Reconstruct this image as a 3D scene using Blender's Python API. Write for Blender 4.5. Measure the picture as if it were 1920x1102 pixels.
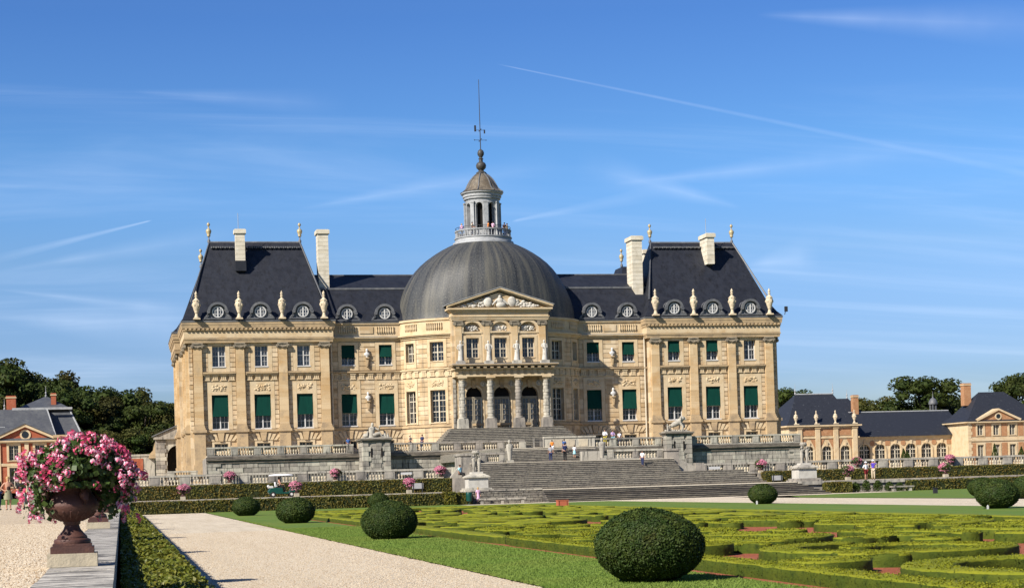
import bpy, bmesh, math, random
import numpy as np
from math import sin, cos, pi, radians, sqrt, atan2, tan
from mathutils import Vector, Matrix
for o in list(bpy.data.objects): bpy.data.objects.remove(o)
S = bpy.context.scene
COL = S.collection
random.seed(7); RNG = np.random.default_rng(7)

# ---------------------------------------------------------------- camera
CAM_Z, TH, ROLL = 1.7, 0.217, 0.029
fw = Vector((sin(TH), cos(TH), 0)); rt0 = Vector((cos(TH), -sin(TH), 0)); up0 = Vector((0, 0, 1))
rt = cos(ROLL)*rt0 - sin(ROLL)*up0; up = cos(ROLL)*up0 + sin(ROLL)*rt0
cd = bpy.data.cameras.new('camera'); cam = bpy.data.objects.new('camera', cd); COL.objects.link(cam)
cam.matrix_world = Matrix(((rt.x, up.x, -fw.x, 0), (rt.y, up.y, -fw.y, 0), (rt.z, up.z, -fw.z, CAM_Z), (0, 0, 0, 1)))
cd.sensor_width = 36; cd.lens = 3325/1920*36; cd.shift_y = (905.2-551)/1920; cd.clip_end = 20000; cd.clip_start = 0.2
S.camera = cam
# ---------------------------------------------------------------- sky, sun, exposure
SUN_AZ, SUN_EL = radians(57), radians(36)      # azimuth off the facade normal towards the left, elevation
sun_dir = Vector((-sin(SUN_AZ)*cos(SUN_EL), -cos(SUN_AZ)*cos(SUN_EL), sin(SUN_EL)))   # towards the sun
W = bpy.data.worlds.new('World'); S.world = W; W.use_nodes = True
nt = W.node_tree; nt.nodes.clear()
def wn(t, **k):
    n = nt.nodes.new(t)
    for a, b in k.items(): setattr(n, a, b)
    return n
sky = wn('ShaderNodeTexSky', sky_type='NISHITA', sun_disc=False)
sky.sun_elevation = SUN_EL; sky.sun_rotation = atan2(sun_dir.x, sun_dir.y)
sky.air_density = 1.0; sky.dust_density = 0.05; sky.ozone_density = 2.2; sky.altitude = 100
bg = wn('ShaderNodeBackground'); bg.inputs['Strength'].default_value = 0.056
out = wn('ShaderNodeOutputWorld')
tc = wn('ShaderNodeTexCoord')
sep = wn('ShaderNodeSeparateXYZ'); nt.links.new(tc.outputs['Generated'], sep.inputs[0])
def wmath(op, a, b=None, c=None):
    n = wn('ShaderNodeMath', operation=op)
    for i, v in enumerate((a, b, c)):
        if v is None: continue
        if isinstance(v, (int, float)): n.inputs[i].default_value = v
        else: nt.links.new(v, n.inputs[i])
    return n.outputs[0]
zc = wmath('MAXIMUM', sep.outputs[2], 0.03)
px = wmath('DIVIDE', sep.outputs[0], wmath('ADD', zc, 0.12)); py = wmath('DIVIDE', sep.outputs[1], wmath('ADD', zc, 0.12))
cmb = wn('ShaderNodeCombineXYZ'); nt.links.new(px, cmb.inputs[0]); nt.links.new(py, cmb.inputs[1])
def cirrus(rot, sx, sy, scale, lo, hi, seed):
    mp = wn('ShaderNodeMapping'); mp.inputs['Rotation'].default_value = (0, 0, rot); mp.inputs['Scale'].default_value = (sx, sy, 1); mp.inputs['Location'].default_value = (seed, seed*1.7, 0)
    nt.links.new(cmb.outputs[0], mp.inputs[0])
    nz = wn('ShaderNodeTexNoise'); nz.inputs['Scale'].default_value = scale; nz.inputs['Detail'].default_value = 7; nz.inputs['Roughness'].default_value = .58; nz.inputs['Distortion'].default_value = .6
    nt.links.new(mp.outputs[0], nz.inputs['Vector'])
    r = wn('ShaderNodeMapRange', interpolation_type='SMOOTHSTEP'); r.inputs['From Min'].default_value = lo; r.inputs['From Max'].default_value = hi
    nt.links.new(nz.outputs[0], r.inputs['Value']); return r.outputs[0]
m1 = cirrus(.35, .45, 1.6, .8, .47, .84, 3.1); m2 = cirrus(-.25, .35, 2.2, 1.1, .5, .88, 9.4)
def trail(a, b, w, amp, soft=30.0, pw=.7):      # a contrail: a thin band along the great circle through two directions, between them
    a = Vector(a).normalized(); b = Vector(b).normalized(); n = a.cross(b).normalized(); t = n.cross(a).normalized()
    def dot(v):
        d = wn('ShaderNodeVectorMath', operation='DOT_PRODUCT'); nt.links.new(tc.outputs['Generated'], d.inputs[0]); d.inputs[1].default_value = v; return d.outputs['Value']
    dist = wmath('ABSOLUTE', dot(n)); along = dot(t); end = b.dot(t)
    fr = wmath('DIVIDE', along, end)
    nz = wn('ShaderNodeTexNoise'); nz.inputs['Scale'].default_value = 40; nt.links.new(tc.outputs['Generated'], nz.inputs['Vector'])
    wd = wmath('MULTIPLY', wmath('ADD', wmath('MULTIPLY', fr, 2.2), .35), w)
    core = wmath('SUBTRACT', 1.0, wmath('DIVIDE', dist, wd)); core = wmath('MAXIMUM', core, 0.0)
    cl01 = lambda v: wmath('MINIMUM', wmath('MAXIMUM', v, 0.0), 1.0)
    inn = wmath('MULTIPLY', cl01(wmath('MULTIPLY', fr, soft)), cl01(wmath('MULTIPLY', wmath('SUBTRACT', 1.15, fr), 3.0)))
    fade = wmath('DIVIDE', amp, wmath('ADD', wmath('MULTIPLY', fr, 1.3), .6))
    return wmath('MULTIPLY', wmath('MULTIPLY', wmath('POWER', core, pw), inn), wmath('MULTIPLY', fade, wmath('ADD', wmath('MULTIPLY', nz.outputs[0], 1.2), .3)))
def pdir(x, y): return fw + rt*((x-960)/3325) + up*((905.2-y)/3325)
t1 = trail(pdir(930, 120), pdir(2100, 362), .0010, .10); t2 = trail(pdir(285, 413), pdir(0, 484), .0012, .17); t3 = trail(pdir(960, 415), pdir(1230, 362), .0020, .10)
cl = wmath('ADD', wmath('MULTIPLY', m1, .30), wmath('MULTIPLY', m2, .30))
cl = wmath('ADD', cl, wmath('ADD', t1, wmath('ADD', t2, t3)))
for p0, p1, w_, a_ in (((560, 392), (990, 318), .004, .075), ((1390, 390), (1120, 318), .005, .09), ((1150, 345), (1700, 288), .005, .08), ((0, 543), (330, 580), .0025, .10), ((0, 596), (380, 612), .009, .10), ((250, 172), (600, 195), .004, .06), ((1420, 28), (1940, 48), .006, .10), ((20, 505), (420, 440), .004, .07), ((1400, 498), (1520, 482), .006, .11)):
    cl = wmath('ADD', cl, trail(pdir(*p0), pdir(*p1), w_, a_*1.9, 3.0, 1.5))
def zmap(a, b, c, d):
    m = wn('ShaderNodeMapRange'); m.inputs['From Min'].default_value = a; m.inputs['From Max'].default_value = b; m.inputs['To Min'].default_value = c; m.inputs['To Max'].default_value = d
    nt.links.new(sep.outputs[2], m.inputs['Value']); return m.outputs[0]
cl = wmath('MINIMUM', cl, .8)
hsv = wn('ShaderNodeHueSaturation'); nt.links.new(zmap(.04, .26, 1.75, 1.24), hsv.inputs['Saturation']); nt.links.new(wmath('MULTIPLY', zmap(.02, .16, .44, .98), 1.07), hsv.inputs['Value'])
nt.links.new(sky.outputs[0], hsv.inputs['Color'])
mx = wn('ShaderNodeMix', data_type='RGBA'); nt.links.new(cl, mx.inputs['Factor'])
tint = wn('ShaderNodeMix', data_type='RGBA', blend_type='MULTIPLY'); tint.inputs['Factor'].default_value = 1; ramp = wn('ShaderNodeValToRGB'); nt.links.new(zmap(0, .3, 0, 1), ramp.inputs[0])
for k_, (p_, c_) in enumerate(((0.0, (.92, 1.0, 1.55)), (.2, (.95, .98, 1.50)), (.42, (1.30, 1.03, 1.20)), (.62, (1.05, .98, 1.16)), (.85, (.66, .79, 1.12)))):
    e_ = ramp.color_ramp.elements[k_] if k_ < 2 else ramp.color_ramp.elements.new(p_)
    e_.position = p_; e_.color = (*c_, 1)
nt.links.new(ramp.outputs[0], tint.inputs[7]); nt.links.new(hsv.outputs[0], tint.inputs[6]); nt.links.new(tint.outputs[2], mx.inputs[6]); mx.inputs[7].default_value = (9, 10.3, 12.6, 1)
nt.links.new(mx.outputs[2], bg.inputs['Color']); nt.links.new(bg.outputs[0], out.inputs[0])
ld = bpy.data.lights.new('sun', 'SUN'); ld.energy = 5.0; ld.angle = radians(.53); ld.color = (1, .93, .82)
sun = bpy.data.objects.new('sun', ld); COL.objects.link(sun); sun.location = (-40, -40, 60)
sun.rotation_euler = sun_dir.to_track_quat('Z', 'Y').to_euler()
S.view_settings.view_transform = 'Standard'; S.view_settings.look = 'None'; S.view_settings.gamma = 1; S.view_settings.exposure = 0.95
S.render.engine = 'CYCLES'; S.cycles.max_bounces = 5; S.cycles.transparent_max_bounces = 6
# ---------------------------------------------------------------- materials
MATS = {}; ALB = .78        # all the colours below were picked a little too light
def M(name, col, col2=None, s1=1.0, lo=.4, hi=.62, col3=None, s2=6.0, lo2=.5, hi2=.7, rough=.85, spec=.25, bump=0, bs=20, bd=.02, orand=0.0, stretch=(1, 1, 1), stretch2=(1, 1, 1), metal=0, brick=None, trans=0, coat=0):
    dim = lambda c: tuple(ALB*q for q in c) if c else c
    col, col2, col3 = dim(col), dim(col2), dim(col3)
    if brick: brick = (brick[0], brick[1], dim(brick[2]))+tuple(brick[3:])
    m = bpy.data.materials.new(name); m.use_nodes = True; t = m.node_tree; L = t.links
    b = t.nodes['Principled BSDF']; b.inputs['Roughness'].default_value = rough; b.inputs['Specular IOR Level'].default_value = spec; b.inputs['Metallic'].default_value = metal
    if coat: b.inputs['Coat Weight'].default_value = coat
    geo = t.nodes.new('ShaderNodeNewGeometry')
    def noise(sc, st, det=5):
        mp = t.nodes.new('ShaderNodeMapping'); mp.inputs['Scale'].default_value = st; L.new(geo.outputs['Position'], mp.inputs[0])
        n = t.nodes.new('ShaderNodeTexNoise'); n.inputs['Scale'].default_value = sc; n.inputs['Detail'].default_value = det; n.inputs['Roughness'].default_value = .62
        L.new(mp.outputs[0], n.inputs['Vector']); return n.outputs[0]
    def ramp(v, a, c):
        r = t.nodes.new('ShaderNodeMapRange'); r.inputs['From Min'].default_value = a; r.inputs['From Max'].default_value = c; L.new(v, r.inputs['Value']); return r.outputs[0]
    def mix(f, a, c):
        x = t.nodes.new('ShaderNodeMix'); x.data_type = 'RGBA'; L.new(f, x.inputs['Factor'])
        for i, v in ((6, a), (7, c)):
            if isinstance(v, tuple): x.inputs[i].default_value = (*v, 1)
            else: L.new(v, x.inputs[i])
        return x.outputs[2]
    cur = col
    if brick:       # tone changes from ashlar block to ashlar block (no drawn joints)
        sp = t.nodes.new('ShaderNodeSeparateXYZ'); L.new(geo.outputs['Position'], sp.inputs[0])
        ad = t.nodes.new('ShaderNodeMath'); ad.operation = 'ADD'; L.new(sp.outputs[0], ad.inputs[0]); L.new(sp.outputs[1], ad.inputs[1])
        cb = t.nodes.new('ShaderNodeCombineXYZ'); L.new(ad.outputs[0], cb.inputs[0]); L.new(sp.outputs[2], cb.inputs[1])
        bt = t.nodes.new('ShaderNodeTexBrick'); bt.inputs['Scale'].default_value = 1; bt.inputs['Mortar Size'].default_value = 0; bt.inputs['Brick Width'].default_value = brick[0]; bt.inputs['Row Height'].default_value = brick[1]; bt.inputs['Bias'].default_value = brick[3] if len(brick) > 3 else 0
        bt.inputs['Color1'].default_value = (*col, 1); bt.inputs['Color2'].default_value = (*brick[2], 1)
        L.new(cb.outputs[0], bt.inputs['Vector']); cur = bt.outputs['Color']
    if col2: cur = mix(ramp(noise(s1, stretch), lo, hi), cur, col2)
    if col3: cur = mix(ramp(noise(s2, stretch2, 6), lo2, hi2), cur, col3)
    if orand:
        oi = t.nodes.new('ShaderNodeObjectInfo'); r = t.nodes.new('ShaderNodeMapRange'); r.inputs['To Min'].default_value = 1-orand; r.inputs['To Max'].default_value = 1+orand; L.new(oi.outputs['Random'], r.inputs['Value'])
        h = t.nodes.new('ShaderNodeHueSaturation'); L.new(r.outputs[0], h.inputs['Value'])
        r2 = t.nodes.new('ShaderNodeMapRange'); r2.inputs['To Min'].default_value = .5-.02*orand/.3; r2.inputs['To Max'].default_value = .5+.012*orand/.3; L.new(oi.outputs['Random'], r2.inputs['Value']); L.new(r2.outputs[0], h.inputs['Hue'])
        if isinstance(cur, tuple): h.inputs['Color'].default_value = (*cur, 1)
        else: L.new(cur, h.inputs['Color'])
        cur = h.outputs[0]
    if isinstance(cur, tuple): b.inputs['Base Color'].default_value = (*cur, 1)
    else: L.new(cur, b.inputs['Base Color'])
    if bump:
        bm = t.nodes.new('ShaderNodeBump'); bm.inputs['Strength'].default_value = bump; bm.inputs['Distance'].default_value = bd
        L.new(noise(bs, (1, 1, 1), 4), bm.inputs['Height']); L.new(bm.outputs[0], b.inputs['Normal'])
    if trans:
        tb = t.nodes.new('ShaderNodeBsdfTranslucent'); ms = t.nodes.new('ShaderNodeMixShader'); ms.inputs[0].default_value = trans
        if isinstance(cur, tuple): tb.inputs[0].default_value = (*cur, 1)
        else: L.new(cur, tb.inputs[0])
        L.new(b.outputs[0], ms.inputs[1]); L.new(tb.outputs[0], ms.inputs[2]); L.new(ms.outputs[0], t.nodes['Material Output'].inputs['Surface'])
    MATS[name] = m; return m
M('stone', (.43, .315, .18), (.46, .295, .145), .8, .48, .76, (.17, .138, .105), .9, .53, .78, bump=.3, bs=9, stretch2=(1.7, 1.7, .18), brick=(1.5, .62, (.66, .535, .365)))
M('stone_pale', (.58, .47, .31), (.50, .36, .20), 1.1, .45, .7, (.32, .27, .2), 1.2, .6, .85, bump=.25, bs=9, stretch2=(1, 1, .4), brick=(1.6, .7, (.60, .47, .30)))
M('stone_cornice', (.47, .345, .20), (.30, .225, .145), 1.0, .45, .7, (.17, .145, .115), 1.4, .56, .8, bump=.3, bs=8, stretch2=(.6, 1, 1))
M('stone_grey', (.40, .367, .305), (.24, .224, .195), 1.1, .44, .64, (.06, .058, .055), 1.9, .55, .69, bump=.6, bs=6, stretch=(1, 1, .6), stretch2=(1.8, 1.8, .2), orand=.26)
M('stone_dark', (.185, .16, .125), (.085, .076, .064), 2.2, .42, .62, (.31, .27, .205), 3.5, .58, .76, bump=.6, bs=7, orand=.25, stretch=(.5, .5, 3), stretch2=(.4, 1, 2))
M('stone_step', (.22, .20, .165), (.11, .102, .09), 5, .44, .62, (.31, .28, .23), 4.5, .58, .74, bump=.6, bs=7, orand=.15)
M('baluster', (.52, .45, .33), (.30, .27, .22), 3, .5, .75, (.14, .13, .12), 2.4, .6, .78, orand=.18, bump=.3, bs=8)
M('statue', (.56, .53, .47), (.36, .34, .30), 2.6, .48, .7, (.15, .145, .14), 3.2, .6, .78, bump=.4, bs=10, orand=.08)
M('urn_stone', (.58, .49, .35), (.42, .34, .23), 3.0, .5, .72, (.24, .21, .16), 4.0, .62, .8, bump=.4, bs=12, orand=.06)
M('slate', (.0115, .0138, .021), (.020, .0232, .033), .8, .45, .7, (.0075, .0082, .0108), 1.4, .5, .72, rough=.55, spec=.3, bump=.6, bs=5, stretch=(1, 1, .25), stretch2=(1.6, 1.6, .14), brick=(.5, .3, (.019, .0208, .028)))
M('slate_pale', (.070, .074, .082), (.10, .105, .11), 1.0, .45, .68, (.035, .04, .058), 2.5, .5, .72, rough=.5, spec=.4, bump=.5, bs=5, stretch=(1, 1, .2), stretch2=(.8, .8, 4))
M('slate_blue', (.020, .023, .032), (.085, .092, .105), 1.3, .60, .80, (.013, .015, .021), 2.5, .5, .72, rough=.6, spec=.3, bump=.5, bs=5, stretch=(2.2, 2.2, .16), stretch2=(.8, .8, 4))
M('lead', (.10, .105, .115), (.17, .17, .17), 1.2, .45, .7, (.05, .052, .06), 3, .55, .75, rough=.55, spec=.4)
M('lead_pale', (.36, .37, .38), (.24, .25, .26), 1.2, .45, .7, (.14, .14, .15), 3, .55, .75, rough=.6, spec=.3)
M('white', (.58, .575, .56), (.46, .45, .43), 3, .5, .8, rough=.6)
M('cream_frame', (.55, .50, .40), (.46, .41, .32), 3, .5, .8, rough=.6)
M('chimney_stone', (.58, .52, .40), (.48, .43, .33), 1.6, .5, .75, (.36, .32, .25), 3, .6, .8, bump=.3, bs=8, brick=(.9, .45, (.68, .63, .52)))
M('glass', (.012, .015, .022), rough=.06, spec=.6)
M('glass_grey', (.10, .11, .13), (.03, .035, .045), 1.5, .4, .65, rough=.1, spec=.6)
M('blind', (.002, .043, .031), (.0014, .032, .024), 1.4, .4, .7, rough=.8, spec=.1, stretch=(3, 3, .3))
M('gilt', (.52, .40, .20), (.38, .33, .22), 6, .4, .6, rough=.5, spec=.4, metal=.25)
M('iron', (.03, .03, .035), rough=.5)
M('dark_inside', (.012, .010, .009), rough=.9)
M('brick_orange', (.37, .185, .09), (.43, .245, .13), 2.0, .45, .65, (.26, .125, .06), 5, .55, .75, bump=.3, bs=15)
M('brick_red', (.33, .09, .045), (.38, .13, .07), 2.0, .45, .65, (.22, .06, .035), 5, .55, .75, bump=.3, bs=15)
M('rust_iron', (.088, .037, .028), (.055, .025, .021), 3, .45, .65, (.16, .075, .05), 9, .56, .75, rough=.6, spec=.35, bump=.7, bs=45, bd=.006)
M('coping', (.52, .485, .42), (.30, .28, .245), 3.0, .44, .62, (.045, .042, .038), 2.4, .50, .57, bump=.9, bs=9, stretch=(1.2, 2.2, 1), stretch2=(1.0, 4.5, 1), orand=.12)
M('plinth_stone', (.46, .40, .29), (.33, .29, .22), 3, .45, .7, (.55, .30, .06), 5, .68, .76, bump=.5, bs=20)
M('leaf_box', (.13, .13, .013), (.19, .16, .016), 1.6, .4, .66, (.030, .052, .008), 7, .5, .7, rough=.55, spec=.3, trans=.18)
M('leaf_ball', (.030, .056, .011), (.062, .085, .014), 3.5, .4, .66, (.065, .060, .013), 2.2, .60, .78, rough=.6, spec=.16, trans=.15)
M('leaf_yew', (.115, .110, .018), (.150, .105, .020), .8, .42, .64, (.065, .072, .014), 5, .48, .68, rough=.6, spec=.2, trans=.15)
M('leaf_wall_hedge', (.115, .140, .013), (.175, .165, .016), 2.2, .4, .64, (.17, .10, .028), 4.5, .60, .76, rough=.5, spec=.3, trans=.2, orand=.0)
M('hedge_core', (.020, .028, .007), rough=.9)
M('parterre_side', (.042, .075, .008), (.085, .112, .010), 2.0, .4, .66, (.026, .046, .007), 9, .5, .7, rough=.7, spec=.15, bump=1.0, bs=28, bd=.05)
M('parterre_top', (.135, .165, .010), (.175, .190, .012), 1.1, .4, .66, (.075, .105, .010), 8, .52, .72, rough=.7, spec=.15, bump=1.0, bs=30, bd=.04)
M('grass', (.105, .175, .030), (.145, .195, .038), .9, .4, .64, (.155, .175, .045), .55, .55, .75, rough=.8, spec=.1, bump=.6, bs=40, bd=.02, stretch=(1.0, .12, 1))
M('grass_far', (.090, .155, .03), (.12, .17, .034), .12, .4, .64, (.065, .12, .022), .6, .5, .72, rough=.85, spec=.1)
M('blade', (.19, .285, .052), (.23, .30, .06), .35, .4, .64, rough=.6, spec=.12, trans=.35)
M('gravel', (.69, .60, .46), (.58, .49, .365), .9, .42, .66, (.38, .31, .215), 38, .50, .66, rough=.95, spec=.1, bump=1.0, bs=42, bd=.03, stretch=(1.6, .10, 1))
M('gravel_near', (.66, .55, .40), (.57, .45, .30), .5, .4, .7, (.28, .19, .11), 24, .52, .62, rough=.95, spec=.1, bump=1.0, bs=26, bd=.04)
M('red_gravel', (.34, .105, .055), (.40, .15, .085), .8, .4, .7, (.22, .06, .035), 30, .5, .66, rough=.95, spec=.1, bump=1, bs=36, bd=.03)
M('bark', (.07, .055, .04), (.045, .036, .028), 4, .4, .6, rough=.9, bump=.8, bs=14)
M('tree_a', (.028, .048, .010), (.058, .075, .014), .35, .4, .65, (.010, .019, .005), 1.2, .5, .7, rough=.65, spec=.12, trans=.12, orand=.25)
M('tree_b', (.048, .054, .012), (.078, .070, .016), .35, .4, .65, (.018, .024, .007), 1.2, .5, .7, rough=.65, spec=.12, trans=.12, orand=.25)
M('geranium_leaf', (.045, .085, .016), (.075, .12, .022), 10, .4, .66, (.022, .045, .010), 16, .5, .7, rough=.5, spec=.3, trans=.2)
M('petal_pink', (.74, .09, .22), (.80, .18, .32), 14, .4, .6, rough=.55, spec=.2, trans=.25)
M('petal_red', (.66, .05, .13), (.72, .09, .18), 14, .4, .6, rough=.55, spec=.2, trans=.25)
M('petal_white', (.84, .66, .72), (.84, .42, .55), 12, .45, .7, rough=.55, spec=.2, trans=.25)
M('petal_far', (.64, .16, .27), (.74, .34, .44), 6, .4, .6, (.48, .08, .17), 9, .55, .7, rough=.6, trans=.15)
M('terracotta', (.42, .12, .06), rough=.8)
for nm, c in dict(skin=(.50, .27, .18), hair_dark=(.018, .012, .009), hair_brown=(.07, .035, .018), hair_fair=(.42, .27, .11), cl_white=(.8, .8, .82), cl_navy=(.02, .03, .09), cl_blue=(.05, .12, .32), cl_black=(.012, .012, .015), cl_orange=(.85, .25, .03), cl_cyan=(.35, .65, .72), cl_pink=(.75, .45, .62), cl_lilac=(.5, .36, .6), cl_khaki=(.24, .23, .14), cl_brown=(.05, .022, .015), cl_maroon=(.16, .01, .015), cl_beige=(.52, .43, .31), cl_purple=(.1, .06, .5), cl_grey=(.3, .3, .32), cl_red=(.5, .03, .03), cl_yellow=(.6, .5, .08), shoe=(.03, .025, .02), cart_green=(.006, .055, .042), tyre=(.015, .015, .016), plastic_black=(.015, .015, .016)).items():
    M(nm, c, rough=.75 if not nm.startswith('cart') else .35, spec=.25)
# ---------------------------------------------------------------- mesh helpers
class MB:
    """collects shapes, build() links them as one mesh object"""
    def __init__(s): s.v = []; s.f = []
    def add(s, vs, fs):
        n = len(s.v); s.v += [tuple(v) for v in vs]; s.f += [tuple(i+n for i in f) for f in fs]; return s
    def box(s, x0, x1, y0, y1, z0, z1, P=None):
        vs = [(x, y, z) for z in (z0, z1) for y in (y0, y1) for x in (x0, x1)]
        if P: vs = [P(*v) for v in vs]
        return s.add(vs, [(0, 2, 3, 1), (4, 5, 7, 6), (0, 1, 5, 4), (2, 6, 7, 3), (0, 4, 6, 2), (1, 3, 7, 5)])
    def prism(s, poly, d0, d1, P=lambda a, d, b: (a, d, b)):
        """poly in (s,z), pushed from depth d0 to d1"""
        n = len(poly)
        return s.add([P(a, d0, b) for a, b in poly]+[P(a, d1, b) for a, b in poly], [tuple(range(n)), tuple(range(2*n-1, n-1, -1))]+[(i, i+n, (i+1) % n+n, (i+1) % n) for i in range(n)])
    def lathe(s, prof, c=(0, 0, 0), n=12, sx=1, sy=1, a0=0, a1=2*pi, cap=True, P=None):
        full = abs(a1-a0-2*pi) < 1e-6; k = n if full else n+1; vs = []
        for r, z in prof:
            for i in range(k):
                a = a0+(a1-a0)*i/n; v = (c[0]+r*cos(a)*sx, c[1]+r*sin(a)*sy, c[2]+z); vs.append(P(*v) if P else v)
        fs = []
        for j in range(len(prof)-1):
            for i in range(n):
                i2 = (i+1) % k; fs.append((j*k+i, j*k+i2, (j+1)*k+i2, (j+1)*k+i))
        if cap and full:
            fs.append(tuple(range(k-1, -1, -1))); fs.append(tuple(range((len(prof)-1)*k, len(prof)*k)))
        return s.add(vs, fs)
    def tube(s, pts, rs, n=6, P=None):
        pts = [Vector(p) for p in pts]; vs = []; fs = []
        if isinstance(rs, (int, float)): rs = [rs]*len(pts)
        for i, p in enumerate(pts):
            d = (pts[min(i+1, len(pts)-1)]-pts[max(i-1, 0)])
            d = d.normalized() if d.length > 1e-9 else Vector((0, 0, 1))
            a = d.cross(Vector((0, 0, 1)) if abs(d.z) < .9 else Vector((1, 0, 0))).normalized(); b = d.cross(a)
            for k in range(n):
                t = 2*pi*k/n; q = p+(a*cos(t)+b*sin(t))*rs[i]; vs.append(P(*q) if P else tuple(q))
        for i in range(len(pts)-1):
            for k in range(n): fs.append((i*n+k, i*n+(k+1) % n, (i+1)*n+(k+1) % n, (i+1)*n+k))
        fs.append(tuple(range(n-1, -1, -1))); fs.append(tuple(range((len(pts)-1)*n, len(pts)*n)))
        return s.add(vs, fs)
    def ball(s, c, r, n=10, m=6, sx=1, sy=1, sz=1, P=None):
        return s.lathe([(max(1e-3, sin(pi*j/m))*r, -cos(pi*j/m)*r*sz) for j in range(m+1)], c, n, sx, sy, cap=False, P=P)
    def build(s, name, mat, parent=None, org=None, smooth=0, tr=None):
        me = bpy.data.meshes.new(name); vs = s.v
        if tr: vs = [tr(*v) for v in vs]
        if org is None and parent is not None: org = root_org(parent)
        if org is not None: vs = [(v[0]-org[0], v[1]-org[1], v[2]-org[2]) for v in vs]
        me.from_pydata(vs, [], s.f); me.materials.append(MATS[mat] if isinstance(mat, str) else mat)
        if smooth:
            me.polygons.foreach_set('use_smooth', [True]*len(me.polygons)); me.set_sharp_from_angle(angle=radians(smooth))
        o = bpy.data.objects.new(name, me); COL.objects.link(o)
        if parent is not None: o.parent = parent
        elif org is not None: o.location = org
        return o
def root_org(o):
    while o.parent is not None: o = o.parent
    return tuple(o.location)
def empty(name, loc, label=None, cat=None, group=None, kind=None):
    o = bpy.data.objects.new(name, None); COL.objects.link(o); o.location = loc; o.empty_display_size = .2
    return tag(o, label, cat, group, kind)
def tag(o, label=None, cat=None, group=None, kind=None):
    if label: o['label'] = label
    if cat: o['category'] = cat
    if group: o['group'] = group
    if kind: o['kind'] = kind
    return o
def npmesh(name, v, f, mat, parent=None, loc=None, mats=None, midx=None, smooth=False):
    """v (n,3), f (m,k) numpy arrays"""
    me = bpy.data.meshes.new(name); v = np.asarray(v, np.float32); f = np.asarray(f, np.int32); k = f.shape[1]
    me.vertices.add(len(v)); me.vertices.foreach_set('co', v.ravel()); me.loops.add(f.size); me.loops.foreach_set('vertex_index', f.ravel())
    me.polygons.add(len(f)); me.polygons.foreach_set('loop_start', np.arange(0, f.size, k, dtype=np.int32))
    if smooth: me.polygons.foreach_set('use_smooth', np.ones(len(f), bool))
    for m in (mats or [mat]): me.materials.append(MATS[m])
    if midx is not None: me.polygons.foreach_set('material_index', np.asarray(midx, np.int32))
    me.update(calc_edges=True)
    o = bpy.data.objects.new(name, me); COL.objects.link(o)
    if parent is not None: o.parent = parent
    if loc is not None: o.location = loc
    return o
def leaves(pts, nrm, size, jit=.8, asp=.6, rng=RNG, tri=False):
    """small leaf quads at pts, roughly facing nrm; returns v,f"""
    n = len(pts); d = nrm+rng.normal(0, jit, (n, 3)); d /= np.linalg.norm(d, axis=1)[:, None]+1e-9
    h = rng.normal(0, 1, (n, 3)); a = np.cross(d, h); a /= np.linalg.norm(a, axis=1)[:, None]+1e-9; b = np.cross(d, a)
    s = (size*rng.uniform(.65, 1.35, n))[:, None] if np.isscalar(size) else size[:, None]
    v = np.stack([pts-a*s, pts-b*s*asp+d*s*.15, pts+a*s, pts+b*s*asp+d*s*.15], 1).reshape(-1, 3)
    return v, np.arange(n*4).reshape(n, 4)
def copy_tree(o, parent=None):
    c = o.copy(); COL.objects.link(c); c.parent = parent
    for ch in o.children: copy_tree(ch, c)
    return c
# ================================================================ CHATEAU (local frame: x from its axis, y depth, z height; one unit is 1.164 m)
K = 1.164; AX = 44.35
def U(x, y, z): return (AX+K*x, K*y, 1.7+K*(z-1.7))
CH = empty('chateau', U(0, 180, 3.0), 'cream stone palace with dark slate roofs, a great oval dome and a pedimented portico', 'palace')
def flat(Y): return lambda s, d, z: (s, Y+d, z)
def sidewall(X, sg):            # wall facing -x (sg=-1) or +x, s runs along depth
    return lambda s, d, z: (X-sg*d, s, z)
EA, EB, EY = 9.9, 7.0, 183.5
def ellipse(s, d, z):
    f = s/8.5; n = Vector((sin(f)/EA, -cos(f)/EB)).normalized()
    return (EA*sin(f)-n.x*d, EY-EB*cos(f)-n.y*d, z)
def wall(mb, P, s0, s1, z0, z1, holes=(), reveal=.45, step=None):
    ss = {s0, s1}; zs = {z0, z1}
    for h in holes: ss |= {h[0], h[1]}; zs |= {h[2], h[3]}
    if step:
        k = max(1, int((s1-s0)/step)); ss |= {s0+(s1-s0)*i/k for i in range(k+1)}
    ss = sorted(ss); zs = sorted(zs)
    for a, b in zip(ss, ss[1:]):
        for c, e in zip(zs, zs[1:]):
            ms, mz = (a+b)/2, (c+e)/2
            if any(h[0] < ms < h[1] and h[2] < mz < h[3] for h in holes): continue
            mb.add([P(a, 0, c), P(b, 0, c), P(b, 0, e), P(a, 0, e)], [(0, 1, 2, 3)])
    for h in holes:
        a, b, c, e = h[:4]
        if len(h) > 4:          # round-headed opening
            r = (b-a)/2; m = (a+b)/2; sp = e-r*h[4]; arc = [(m-r*cos(pi*i/12), sp+r*h[4]*sin(pi*i/12)) for i in range(13)]
            path = [(a, c)]+arc+[(b, c)]
            for i in range(12):
                p, q = arc[i], arc[i+1]; tz = e+1e-4
                mb.add([P(p[0], 0, p[1]), P(q[0], 0, q[1]), P(q[0], 0, tz), P(p[0], 0, tz)], [(0, 1, 2, 3)])
        else: path = [(a, c), (a, e), (b, e), (b, c)]
        n = len(path)
        for i in range(n):
            p, q = path[i], path[(i+1) % n]
            mb.add([P(p[0], 0, p[1]), P(q[0], 0, q[1]), P(q[0], reveal, q[1]), P(p[0], reveal, p[1])], [(3, 2, 1, 0)])
    return mb
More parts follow.
